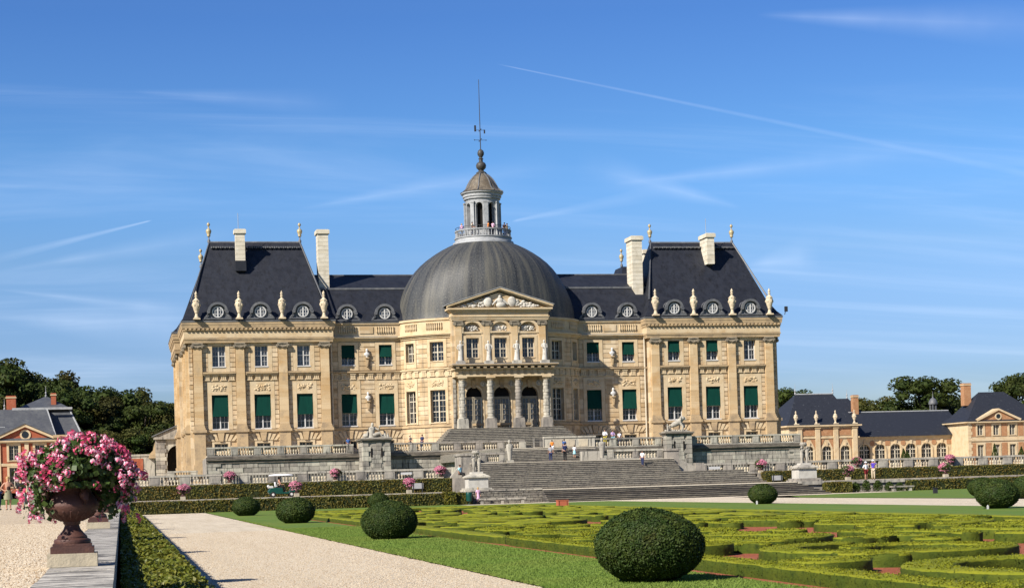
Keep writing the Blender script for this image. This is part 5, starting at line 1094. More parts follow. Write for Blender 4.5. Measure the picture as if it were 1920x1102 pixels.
for x in (104.15, 107.15, 110.2, 113.4):
    p_ = MB().box(x-.38, x+.38, 261.75, 262, 2, 8.95).build('pilaster', 'stone_pale', RP); MB().box(x-.5, x+.5, 261.65, 262, 8.85, 9.15).build('capital', 'stone_cornice', p_)
MB().box(102.2, 114.2, 261.85, 262, 7.3, 7.55).build('string_course', 'stone_pale', RP); MB().box(101.9, 114.5, 261.5, 276.2, 9.2, 9.42).build('cornice', 'stone_pale', RP)
hipw(RP, 102.4, 113.9, 262, 276, 9.42, 105.6, 112.0, 267, 14.5, 'slate_blue', .5); r2 = hipw(RP, 110, 119.5, 268, 280, 9.42, 112, 117.2, 273, 14.0, 'slate_blue', .2, 'rear_roof')
for x in (105.6, 112.0): spike(RP, x, 267, 14.5, 1.7)
spike(RP, 117.0, 273, 14.0, 1.5); brick_chimney(RP, 116.6, 117.5, 269.5, 270.5, 11, 14.4, 'brick_orange')
MB().tube([(105.6, 267, 14.52), (112.0, 267, 14.52)], .14, 6).build('ridge_lead', 'lead_pale', RP)
# -- right: the long gallery
RG = empty('long_gallery', (124, 264, 2.2), 'long low gallery with round-headed windows under a dark slate roof', 'building')
P = flat(264.0); cs = [115.9, 118.55, 121.2, 123.85, 126.55, 129.2]; mb = MB(); wall(mb, P, 114.05, 133.4, 2, 7.4, [(m-.92, m+.92, 2.6, 6.25, 1.0) for m in cs]+[(131.3, 132.9, 2.6, 6.3, 1.0)], .45); mb.build('wall', 'stone_pale', RG)
for i, m in enumerate(cs):
    arched(P, m, .92, 2.6, 6.25, RG)
    x = m+1.33
    if i % 2 == 0: MB().lathe([(.42, 0), (.42, .06)], (0, 0, 0), 16, P=lambda a, b, c, x=x: (x+a, 263.98-c, 6.35+b)).build('brick_disc', 'brick_orange', RG)
    else: MB().box(x-.42, x+.42, 263.93, 264, 6.0, 6.75).build('brick_panel', 'brick_orange', RG)
MB().box(131.3, 132.9, 265.2, 265.3, 2.2, 6.4).build('porch_back', 'stone_pale', RG); MB().box(131.6, 132.6, 265.1, 265.2, 5.1, 6.2).build('porch_window', 'glass', RG)
MB().box(114.05, 133.6, 263.75, 264, 7.2, 7.42).build('cornice', 'stone_pale', RG)
gr = MB().add([(114.1, 263.4, 7.42), (133.5, 263.4, 7.42), (133.5, 270, 11.55), (114.1, 270, 11.55), (114.1, 276, 7.42), (133.5, 276, 7.42), (114.1, 264.6, 8.35), (133.5, 264.6, 8.35)], [(0, 1, 7, 6), (6, 7, 2, 3), (3, 2, 5, 4), (0, 6, 3, 4), (1, 5, 2, 7), (0, 4, 5, 1)]).build('roof', 'slate_blue', RG); MB().tube([(114.1, 270, 11.57), (133.5, 270, 11.57)], .13, 6).build('ridge_lead', 'lead_pale', gr)
bt = MB().lathe([(.62, 11.2), (.62, 11.5)], (131.8, 272, 0), 8).build('bell_turret', 'lead', RG)
for k in range(6): a = k*pi/3; MB().box(131.8+.5*cos(a)-.1, 131.8+.5*cos(a)+.1, 272+.5*sin(a)-.1, 272+.5*sin(a)+.1, 11.5, 12.7).build('turret_post', 'lead', bt)
MB().lathe([(.72, 12.7), (.75, 12.85), (.66, 13.2), (.45, 13.6), (.15, 13.8), (.06, 14.0), (.02, 14.9)], (131.8, 272, 0), 12).build('turret_dome', 'lead', bt, smooth=40)
# -- right: corner pavilion with pediment
RC = empty('corner_pavilion', (137, 258, 2.2), 'two storey brick pavilion with pediment and tall chimney at the right edge', 'house')
P = flat(258.0); ws = [(x, a, b) for x in (132.95, 135.7, 138.5, 141.4) for a, b in ((7.1, 8.75), (3.0, 5.6))]; mb = MB(); wall(mb, P, 130.9, 144.5, 2, 9.3, [(m-.52, m+.52, a, b) for m, a, b in ws], .3); wall(mb, sidewall(130.9, -1), 258, 266, 2, 9.3); mb.build('wall', 'stone_pale', RC)
for m, a, b in ws: window(P, m, .52, a, b, (.78, a-.15, b+.25), None, 4, 4, None, 'cream_frame', 'glass', root=RC, tr=ID, depth=.22)
for x in (131.85, 134.33, 137.1, 139.95, 142.8):
    for a, b in ((6.9, 8.9), (2.6, 5.9)): MB().box(x-.45, x+.45, 257.94, 258, a, b).build('brick_panel', 'brick_orange', RC)
for i in range(14): z = 2.2+i*.5; l = .45 if i % 2 else .65; MB().box(130.82, 130.9+l, 257.9, 258, z+.01, z+.49).build('quoin', 'stone_pale', RC)
MB().box(130.8, 144.5, 257.85, 258, 6.2, 6.5).build('string_course', 'stone_pale', RC); MB().box(130.4, 145, 257.5, 266.4, 9.1, 9.32).build('cornice', 'stone_pale', RC)
hipw(RC, 130.9, 144.5, 258, 266, 9.32, 134.9, 139.3, 262, 14.1, 'slate_blue', .55); brick_chimney(RC, 132.4, 133.6, 262.0, 263.2, 12.0, 15.6, 'brick_orange')
pd = MB().prism([(132.3, 9.32), (139.6, 9.32), (135.95, 11.0)], 257.7, 262).build('pediment', 'brick_orange', RC)
for s_ in (-1, 1): MB().prism([(135.95+s_*3.7, 9.32), (135.95, 11.0), (135.95, 11.3), (135.95+s_*3.9, 9.6)][::-s_], 257.4, 262.6).build('raking_cornice', 'stone_pale', pd)
oc = MB().lathe([(.38, 0), (.38, .1), (.58, .1), (.58, 0)], (0, 0, 0), 18, P=lambda a, b, c: (135.95+a, 257.7-c, 10.05+b)).build('oculus', 'stone_pale', pd); MB().lathe([(.38, 0), (.38, .05)], (0, 0, 0), 18, P=lambda a, b, c: (135.95+a, 257.68-c, 10.05+b)).build('glass', 'glass', oc)
for x, h in ((118.9, 1.0), (119.5, .7), (134.3, 1.3), (138.9, .9)):
    r = empty('cone_shrub', (x, 256, 2.2), 'small clipped cone shrub before the gallery, %s from the left' % {118.9: 'first', 119.5: 'second', 134.3: 'third', 138.9: 'fourth'}[x], 'shrub', 'cone shrubs before the outbuildings')
    t = RNG.random(500); a = RNG.random(500)*6.28; p = np.stack([(1-t)*.5*np.cos(a), (1-t)*.5*np.sin(a), 1.6+t*h*1.5], 1); v, f = leaves(p, p*np.array([1, 1, 0]), .1, .6); npmesh('foliage', v, f, 'leaf_ball', parent=r); MB().lathe([(.3, 0), (.38, .5), (.45, 1.6)], (x, 256, 2.2), 10).build('tub', 'stone_grey', r)
# ================================================================ STATUES, URNS
M('plinth_grey', (.50, .48, .43), (.40, .38, .34), 2, .45, .7, (.25, .235, .21), 3, .6, .8, bump=.3, bs=10)
M('statue_grey', (.40, .37, .31), (.25, .23, .195), 2.6, .46, .68, (.10, .095, .09), 3.2, .56, .74, bump=.4, bs=10, orand=.08)
def loft(mb, rings, n=14, fold=0, seed=0):
    """rings (cx, cy, z, rx, ry)"""
    vs = []; fs = []
    for j, (cx, cy, z, rx, ry) in enumerate(rings):
        for i in range(n):
            a = 2*pi*i/n; q = 1+fold*sin(5*a+seed+j*.4)*(1 if j < len(rings)*.55 else .2); vs.append((cx+rx*q*cos(a), cy+ry*q*sin(a), z))
    for j in range(len(rings)-1):
        for i in range(n): fs.append((j*n+i, j*n+(i+1) % n, (j+1)*n+(i+1) % n, (j+1)*n+i))
    fs += [tuple(range(n-1, -1, -1)), tuple(range((len(rings)-1)*n, len(rings)*n))]; return mb.add(vs, fs)
def draped(mb, o, s, lean=0, seed=0, arms=((.3, 1.0), (.3, 1.0)), n=14, robe=1.0):
    """a standing draped figure about 1.75*s tall"""
    x, y, z = o; R3 = [(0, 0, 0, .25*robe, .2*robe), (0, 0, .1, .24*robe, .19*robe), (.01, 0, .45, .2*robe, .16*robe), (.02, -.01, .75, .19, .15), (.02, 0, .95, .19, .15), (.01, 0, 1.12, .16, .12), (lean*.4, -.01, 1.3, .2, .13), (lean*.6, 0, 1.42, .21, .11), (lean*.7, 0, 1.475, .09, .08), (lean*.8, -.01, 1.52, .06, .065), (lean*.9, -.02, 1.57, .085, .1), (lean, -.025, 1.63, .095, .115), (lean, -.02, 1.7, .085, .1), (lean, -.01, 1.75, .03, .04)]
    loft(mb, [(x+a*s, y+b*s, z+c*s, d*s, e*s) for a, b, c, d, e in R3], n, .08, seed)
    for sg, (ex, ez) in zip((-1, 1), arms):
        sh = Vector((x+(lean*.6+sg*.2)*s, y, z+1.39*s)); el = Vector((x+(lean*.5+sg*ex)*s, y-.06*s, z+(ez+.1)*s)); ha = Vector((x+(lean*.4+sg*ex*.75)*s, y-.2*s, z+(ez+.02 if ez < 1.3 else ez+.35)*s)); mb.tube([sh, el, ha], [.065*s, .05*s, .035*s], 7); mb.ball(tuple(ha), .045*s, 6, 4)
    return mb
for i, x in enumerate((-4.36, -1.45, 1.45, 4.36)):
    c = U(x, 175.4, 14.12); mb = draped(MB(), c, 1.36, .03*(-1)**i, i*2.1, (((.3, 1.0), (.3, 1.3)), ((.28, .95), (.34, 1.02)), ((.33, 1.05), (.26, .95)), ((.25, 1.1), (.25, 1.05)))[i])
    o = mb.build('statue', 'statue', org=c, smooth=60); tag(o, 'white draped statue on the portico balcony, %s' % ('leftmost of the four, one hand raised', 'second from the left', 'third from the left', 'rightmost of the four, arms folded')[i], 'statue', 'statues on the portico balcony')
UR = MB().lathe([(.3, .0), (.3, .18), (.24, .2), (.2, .3), (.16, .5), (.14, .62), (.2, .68), (.22, .72), (.2, .78), (.3, 1.0), (.38, 1.35), (.41, 1.65), (.40, 1.8), (.33, 1.95), (.36, 2.0), (.34, 2.1), (.22, 2.2), (.13, 2.3), (.1, 2.4), (.17, 2.48), (.17, 2.54), (.1, 2.6), (.15, 2.75), (.15, 2.85), (.08, 3.0), (.02, 3.12)], (0, 0, 0), 16)
for k in range(6): a = k*pi/3; UR.ball((.4*cos(a), .4*sin(a), 1.55), .1, 6, 5, .8, .8, 1.8)
for k in range(8): a = k*pi/4; UR.ball((.37*cos(a), .37*sin(a), 1.98), .06, 6, 4)
UM = share(UR, 'urn_body', 'urn_stone', 50); UP = share(MB().box(-.42, .42, -.42, .42, -.05, .0).box(-.38, .38, -.38, .38, 0, .12), 'urn_foot', 'urn_stone', 0)
for sg, nm in ((-1, 'left'), (1, 'right')):
    for i, b in enumerate(sorted(PC, reverse=True) if sg < 0 else sorted(PC)):
        c = U(sg*b, 179.45, 18.9); r = empty('roof_urn', c, 'tall cream stone urn on the %s pavilion cornice, %s from the left' % (nm, ordn(i)), 'urn', 'stone urns along the pavilion cornices')
        inst(UM, 'urn_body', r, (0, 0, .06), (1.08, 1.08, 1.04), i*1.3); inst(UP, 'urn_foot', r, (0, 0, .05))
for i, x in enumerate((103.6, 107.0, 110.2, 113.4)):
    r = empty('roof_urn', (x, 261.9, 9.55), 'grey stone urn on the eaves of the slate pavilion, %s from the left' % ordn(i), 'urn', 'urns on the slate pavilion'); inst(UM, 'urn_body', r, (0, 0, .05), (.8, .8, .68), i); inst(UP, 'urn_foot', r, (0, 0, .0))
def bust(x, Y, z, label):
    P = flat(Y); c = U(x, Y, z); r = empty('wall_bust', c, label, 'bust', 'busts on wall brackets')
    mb = MB(); loft(mb, [(x, Y-.25, z+a, b, d) for a, b, d in ((0, .12, .1), (.1, .1, .09), (.2, .28, .15), (.38, .3, .16), (.48, .16, .12), (.55, .09, .09), (.62, .12, .14), (.74, .13, .15), (.85, .1, .11), (.9, .03, .04))], 12); mb.build('head', 'white', r, tr=U, smooth=60)
    MB().box(x-.2, x+.2, Y-.45, Y, z-.12, z).prism([(x-.16, z-.12), (x+.16, z-.12), (x+.06, z-.95), (x-.06, z-.95)], Y-.34, Y).build('bracket', 'stone_cornice', r, tr=U)
for x, z, l in ((-13.03, 15.05, 'upper white bust on the recessed wall left of the rotunda'), (-13.03, 10.6, 'lower white bust on the recessed wall left of the rotunda'), (13.12, 14.85, 'upper white bust on the recessed wall right of the rotunda'), (13.12, 10.6, 'lower white bust, in shade right of the rotunda')): bust(x, 181.45, z, l)
# statue groups on white pedestals by the walk
for X, lab, s_ in ((29.8, 'children statue group on a pale pedestal left of the stairs', 1), (59.7, 'children statue group on a pale pedestal right of the stairs', -1)):
    r = empty('statue_group', (X, 149.3, 1.1), lab, 'statue'); Y = 149.3
    MB().box(X-1.25, X+1.25, Y-1.25, Y+1.25, 1.06, 1.24).box(X-1.12, X+1.12, Y-1.12, Y+1.12, 1.24, 1.38).build('base', 'stone_grey', r); MB().box(X-.85, X+.85, Y-.85, Y+.85, 1.38, 2.25).build('pedestal', 'plinth_grey', r)
    MB().box(X-1.02, X+1.02, Y-1.02, Y+1.02, 2.25, 2.36).add([(X-1.0, Y-1.0, 2.36), (X+1.0, Y-1.0, 2.36), (X+1.0, Y+1.0, 2.36), (X-1.0, Y+1.0, 2.36), (X-.6, Y-.6, 2.58), (X+.6, Y-.6, 2.58), (X+.6, Y+.6, 2.58), (X-.6, Y+.6, 2.58)], [(4, 5, 6, 7), (0, 1, 5, 4), (1, 2, 6, 5), (2, 3, 7, 6), (3, 0, 4, 7)]).build('cap', 'stone_grey', r)
    MB().box(X-.5, X+.5, Y-.5, Y+.5, 2.58, 2.74).build('statue_base', 'statue', r)
    g = MB()
    for dx_, dy_, sd in ((-.24*s_, -.15, 1), (.24*s_, -.1, 2), (0, .25, 3)): draped(g, (X+dx_, Y+dy_, 2.74), .86, .02*sd, sd, ((.22, 1.3), (.26, 1.35)), 10, .62)
    g.lathe([(.12, 4.2), (.3, 4.25), (.36, 4.42), (.3, 4.48)], (X, Y+.03, 0), 10)
    for k in range(9): g.ball((X+.2*cos(k*.7), Y+.03+.2*sin(k*.7), 4.5), .1, 6, 4)
    g.build('figures', 'statue_grey', r, smooth=60)
# herms at the landing
for X, Y, lab in ((34.95, 159.2, 'weathered herm statue left of the landing steps'), (43.75, 159.2, 'weathered herm statue right of the landing steps')):
    r = empty('herm', (X, Y, 3.6), lab, 'statue'); g = MB().box(X-.32, X+.32, Y-.3, Y+.3, 3.6, 3.8); loft(g, [(X, Y, 3.8, .16, .14), (X, Y, 4.3, .22, .18), (X, Y, 4.75, .28, .2), (X, Y, 5.05, .33, .2), (X, Y, 5.25, .3, .17), (X, Y, 5.33, .1, .1), (X, Y-.02, 5.42, .12, .14), (X, Y-.02, 5.55, .14, .15), (X, Y, 5.68, .06, .07)], 12, .04); g.build('figure', 'statue_grey', r, smooth=60)
# reclining figure on the left pier, animal group on the right pier
cx, cy, cz = PIERL; g = MB(); Y = cy+1.2
g.box(cx-1.5, cx+1.75, Y-.8, Y+.8, cz, cz+.12); loft(g, [(cx-.45, Y, cz+.12, .42, .35), (cx-.42, Y, cz+.5, .36, .28), (cx-.36, Y, cz+.85, .34, .24), (cx-.3, Y, cz+1.2, .4, .24), (cx-.28, Y, cz+1.38, .14, .12), (cx-.26, Y-.03, cz+1.5, .15, .17), (cx-.25, Y-.03, cz+1.68, .15, .16), (cx-.24, Y, cz+1.8, .06, .07)], 12, .06)
g.tube([(cx-.2, Y-.2, cz+.35), (cx+.5, Y-.35, cz+.62), (cx+.75, Y-.3, cz+.2), (cx+1.2, Y-.35, cz+.15)], [.22, .18, .13, .1], 8); g.tube([(cx-.2, Y+.1, cz+.3), (cx+.7, Y+.1, cz+.35), (cx+1.3, Y+.05, cz+.2)], [.22, .17, .1], 8)
g.tube([(cx+.05, Y, cz+1.2), (cx+.42, Y-.25, cz+.95), (cx+.5, Y-.45, cz+1.25)], [.11, .09, .07], 7); g.ball((cx+.5, Y-.45, cz+1.32), .12, 7, 5); g.tube([(cx-.65, Y, cz+1.2), (cx-.85, Y-.2, cz+.75), (cx-.9, Y-.3, cz+.3)], [.11, .1, .08], 7); g.ball((cx-1.0, Y, cz+.35), .36, 9, 6, 1, .9, .8)
for q, h in ((1.15, .75), (1.45, .5), (1.0, .45)): loft(g, [(cx+q, Y, cz+.1, .17, .15), (cx+q, Y, cz+.1+h*.5, .15, .13), (cx+q, Y, cz+.1+h*.75, .07, .07), (cx+q, Y-.02, cz+.1+h*.88, .1, .1), (cx+q, Y, cz+.1+h, .03, .03)], 9)
tag(g.build('river_god_statue', 'statue_grey', org=(cx, Y, cz), smooth=60), 'grey statue of a reclining figure with children on the left terrace pier', 'statue')
cx, cy, cz = PIERR; g = MB(); Y = cy+1.2; g.box(cx-1.5, cx+1.5, Y-.8, Y+.8, cz, cz+.12)
g.tube([(cx-.5, Y, cz+.75), (cx-.1, Y, cz+.95), (cx+.4, Y, cz+1.15), (cx+.72, Y-.1, cz+1.5), (cx+.9, Y-.15, cz+1.62)], [.22, .34, .36, .28, .17], 10); g.ball((cx+.85, Y-.15, cz+1.6), .25, 9, 7, 1.2, .9, 1); g.tube([(cx+.95, Y-.15, cz+1.55), (cx+1.2, Y-.25, cz+1.45)], [.14, .09], 7)
for k in range(12): a = k*.52; g.ball((cx+.62+.1*cos(a), Y-.05+.32*cos(a), cz+1.45+.3*sin(a)), .13, 6, 4)
for p in (((cx-.5, Y-.2, cz+.75), (cx-.8, Y-.25, cz+.45), (cx-.55, Y-.25, cz+.15), (cx-.3, Y-.3, cz+.14)), ((cx-.5, Y+.2, cz+.75), (cx-.75, Y+.25, cz+.4), (cx-.6, Y+.25, cz+.14)), ((cx+.5, Y-.2, cz+1.1), (cx+.75, Y-.4, cz+.7), (cx+.7, Y-.4, cz+.2)), ((cx+.5, Y+.2, cz+1.1), (cx+1.05, Y+.1, cz+.9), (cx+1.1, Y+.1, cz+.5))): g.tube(p, [.19, .13, .1, .08][:len(p)], 7)
g.tube([(cx-.6, Y, cz+.8), (cx-.95, Y, cz+.65), (cx-1.0, Y, cz+.3)], [.07, .05, .08], 6); draped(g, (cx-1.1, Y-.3, cz+.12), .5, .05, 3, ((.25, 1.3), (.3, 1.0)), 9)
for k in range(10): g.ball((cx-1.3+.28*k, Y-.2+.1*(k % 3), cz+.2), .17, 6, 4, 1, 1, .7)
tag(g.build('animal_statue', 'statue_grey', org=(cx, Y, cz), smooth=60), 'grey statue of a rearing lion with a child on the right terrace pier', 'statue')
MB().tube([(ux(31.9), 179.3*K, U(0, 0, 18.9)[2]), (ux(32.0), 179.3*K, U(0, 0, 19.3)[2])], .05, 6).box(ux(31.85), ux(32.15), 179.0*K, 179.25*K, U(0, 0, 19.2)[2], U(0, 0, 19.75)[2]).build('floodlight', 'iron', CH)
# ================================================================ FLOWER URNS
def flower_urn(x, y, z, label, group='rusty iron urns on stone plinths', sc=1.0):
    r = empty('flower_urn', (x, y, z), label, 'urn', group); return r
ub = MB().lathe([(.150, .19), (.155, .21), (.15, .225), (.125, .235), (.125, .25), (.10, .275), (.072, .31), (.06, .345), (.072, .36), (.072, .375), (.13, .40), (.19, .44), (.222, .49), (.225, .52), (.205, .57), (.175, .61), (.165, .65), (.175, .68), (.20, .69), (.20, .71), (.24, .735), (.275, .75), (.285, .775), (.27, .79), (.24, .77), (.2, .7)], (0, 0, 0), 36, cap=False)
URN_B = share(ub, 'bowl', 'rust_iron', 40)
gd = MB()
for k in range(20):
    a = 2*pi*k/20; gd.tube([(.085*cos(a), .085*sin(a), .385), (.165*cos(a), .165*sin(a), .43), (.205*cos(a), .205*sin(a), .465)], [.01, .018, .008], 5)
for k in range(4):       # scrolled lion-mask handles between swags
    a = 2*pi*k/4+.5; e = Vector((cos(a), sin(a), 0))
    gd.tube([e*.2+Vector((0, 0, .66)), e*.25+Vector((0, 0, .62)), e*.262+Vector((0, 0, .56)), e*.235+Vector((0, 0, .52))], [.02, .026, .026, .016], 7); gd.ball(tuple(e*.235+Vector((0, 0, .60))), .04, 8, 6)
for k in range(24): a = 2*pi*k/24; gd.ball((.278*cos(a), .278*sin(a), .757), .016, 5, 4)
URN_G = share(gd, 'gadroons', 'rust_iron', 60)
URN_S = share(MB().box(-.178, .178, -.178, .178, .11, .165).box(-.16, .16, -.16, .16, .165, .19), 'square_base', 'rust_iron', 0)
URN_P = share(MB().box(-.205, .205, -.205, .205, 0, .11), 'stone_plinth', 'plinth_stone', 0)
SOIL = share(MB().lathe([(.22, .69), (.22, .72), (.05, .76)], (0, 0, 0), 16), 'soil', 'hedge_core', 0)
def put_urn(r, s=1.0, rz=0, plinth=1.0):
    for me, nm in ((URN_B, 'bowl'), (URN_G, 'gadroons'), (URN_S, 'square_base'), (SOIL, 'soil')): inst(me, nm, r, (0, 0, (plinth-1)*.11*s), (s, s, s), rz if nm != 'square_base' else 0)
    inst(URN_P, 'stone_plinth', r, (0, 0, 0), (s, s, s*plinth))
# near plant
UX, UY, UZ = -.415, 15.5, L1+.008
put_urn(flower_urn(UX, UY, UZ, 'large rust brown cast iron urn on a stone plinth, nearest to the camera'))
GP = empty('geranium', (UX, UY, UZ+.7), 'big trailing geranium full of pink and white flowers in the nearest urn', 'flowers')
def mound(n, g, skirt=.3, rx=.485, ry=.43, rz=.34):
    d = g.normal(0, 1, (n, 3)); d /= np.linalg.norm(d, axis=1)[:, None]; d[:, 2] = np.abs(d[:, 2])*1.0-.12
    p = d*np.array([rx, ry, rz])*(1+g.normal(0, .06, n))[:, None]; p[:, 0] += .075; p[:, 2] += .075+.03*np.sin(p[:, 0]*9)
    k = g.random(n) < skirt; a = g.random(n)*2*pi; rr = g.uniform(.30, .49, n); zz = -g.random(n)**1.3*.31*np.where((np.abs(np.cos(a)) < .72) & (np.sin(a) < .3), .12, 1.0)
    sk = np.stack([.075+rr*np.cos(a)*1.02, rr*np.sin(a)*.9, zz], 1); sn = np.stack([np.cos(a), np.sin(a), np.full(n, .2)], 1)
    return np.where(k[:, None], sk, p), np.where(k[:, None], sn, d)
g1 = np.random.default_rng(3)
p, q = mound(5200, g1, .22); p *= (g1.uniform(.72, .98, len(p)))[:, None]
v, f = leaves(p, q, .024, .75, .95, g1); npmesh('foliage', v, f, 'geranium_leaf', parent=GP)
st = MB()
for i in range(90):
    e = p[i*40]; st.tube([(e[0]*.2, e[1]*.2, .02), tuple(e*np.array([.7, .7, .75])), tuple(e*1.04)], [.006, .004, .003], 4)
st.build('stems', 'geranium_leaf', GP, org=(0, 0, 0))
def head_mesh(seed, cols):
    g = np.random.default_rng(seed); V = []; F = []; MI = []; o = 0
    for i in range(14):
        a = g.random()*6.28; u = g.uniform(.15, 1); d = np.array([sqrt(1-u*u)*cos(a), sqrt(1-u*u)*sin(a), u*.55]); c = d*g.uniform(.022, .056); n_ = d/np.linalg.norm(d)
        t1 = np.cross(n_, [0.3, .2, .9]); t1 /= np.linalg.norm(t1); t2 = np.cross(n_, t1)
        for k in range(5):
            b = k*1.257+g.normal(0, .1); e = t1*cos(b)+t2*sin(b); s_ = np.cross(n_, e); L = .0155*g.uniform(.8, 1.25)*(1.0 if k < 3 else .75)
            V += [c, c+e*L*.6+s_*L*.42+n_*.002, c+e*L*1.05+n_*.001, c+e*L*.6-s_*L*.42+n_*.002]; F.append([o, o+1, o+2, o+3]); MI.append(cols[k]); o += 4
    ob = npmesh('flower_head', np.array(V), np.array(F), None, mats=['petal_white', 'petal_pink', 'petal_red'], midx=MI); me = ob.data; bpy.data.objects.remove(ob); return me
HM = [head_mesh(1, (0, 0, 1, 1, 2)), head_mesh(2, (0, 0, 1, 2, 1)), head_mesh(3, (1, 1, 2, 2, 1)), head_mesh(4, (0, 0, 1, 1, 1)), head_mesh(5, (1, 1, 1, 2, 2))]
p, q = mound(235, g1, .2)
for i in range(len(p)):
    o = bpy.data.objects.new('flower_head', HM[g1.integers(5)]); COL.objects.link(o); o.parent = GP; o.location = p[i]*1.03
    n_ = Vector(q[i]+np.array([0, -.25, .15])).normalized(); o.rotation_euler = n_.to_track_quat('Z', 'Y').to_euler(); s_ = g1.uniform(.75, 1.2); o.scale = (s_, s_, s_)
# distant plants share one mound
g2 = np.random.default_rng(9)
p, q = mound(900, g2, .15); v, f = leaves(p*.94, q, .045, .7, .9, g2); t_ = npmesh('foliage', v, f, 'geranium_leaf'); FG = t_.data; bpy.data.objects.remove(t_)
p, q = mound(1150, g2, .16); v, f = leaves(p*1.02, q, .034, .6, .9, g2); t_ = npmesh('blossom', v, f, 'petal_far'); FB = t_.data; bpy.data.objects.remove(t_)
FAR = [(4.95, 148.3, 1.1, 'on the walk edge, first from the left'), (14.28, 148.3, 1.1, 'on the walk edge just behind the golf cart'), (23.77, 148.3, 1.1, 'on the walk edge left of the green bin'), (63.44, 148.3, 1.1, 'on the walk edge left of the couple'), (72.9, 148.3, 1.1, 'on the walk edge right of the couple'),
       (9.43, 159.75, 2.18, 'before the moat balustrade, first from the left'), (18.91, 159.75, 2.18, 'before the moat balustrade, right of the golf cart'), (28.6, 159.75, 2.18, 'before the moat balustrade beside the stairs'), (59.47, 159.75, 1.95, 'before the moat balustrade right of the stairs'), (69.36, 159.75, 1.95, 'before the moat balustrade behind the couple'), (79.03, 159.75, 1.95, 'before the moat balustrade at the right')]
FAR += [(UX, UY+17.2*k, UZ, 'on the coping, %s behind the nearest urn' % ordn(k-1)) for k in range(1, 8)]
for i, (x, y, z, l) in enumerate(FAR):
    r = flower_urn(x, y, z, 'rusty urn '+l); s = 1.0; put_urn(r, s, i, 2.6 if y > 140 else 1.0); up_ = .11*1.6 if y > 140 else 0
    g_ = empty('geranium', (x, y, z+.7+up_), 'pink geranium in the urn '+l, 'flowers', 'pink geraniums in urns'); inst(FG, 'foliage', g_, (0, 0, 0), (1.08, 1.08, 1.0), i*1.1); inst(FB, 'blossom', g_, (0, 0, 0), (1.1, 1.1, 1.02), i*2.3)
    if y > 155: r_ = MB().box(x-.32, x+.32, 159.45, 160, 1.1, z).build('pedestal', 'stone_grey', r)
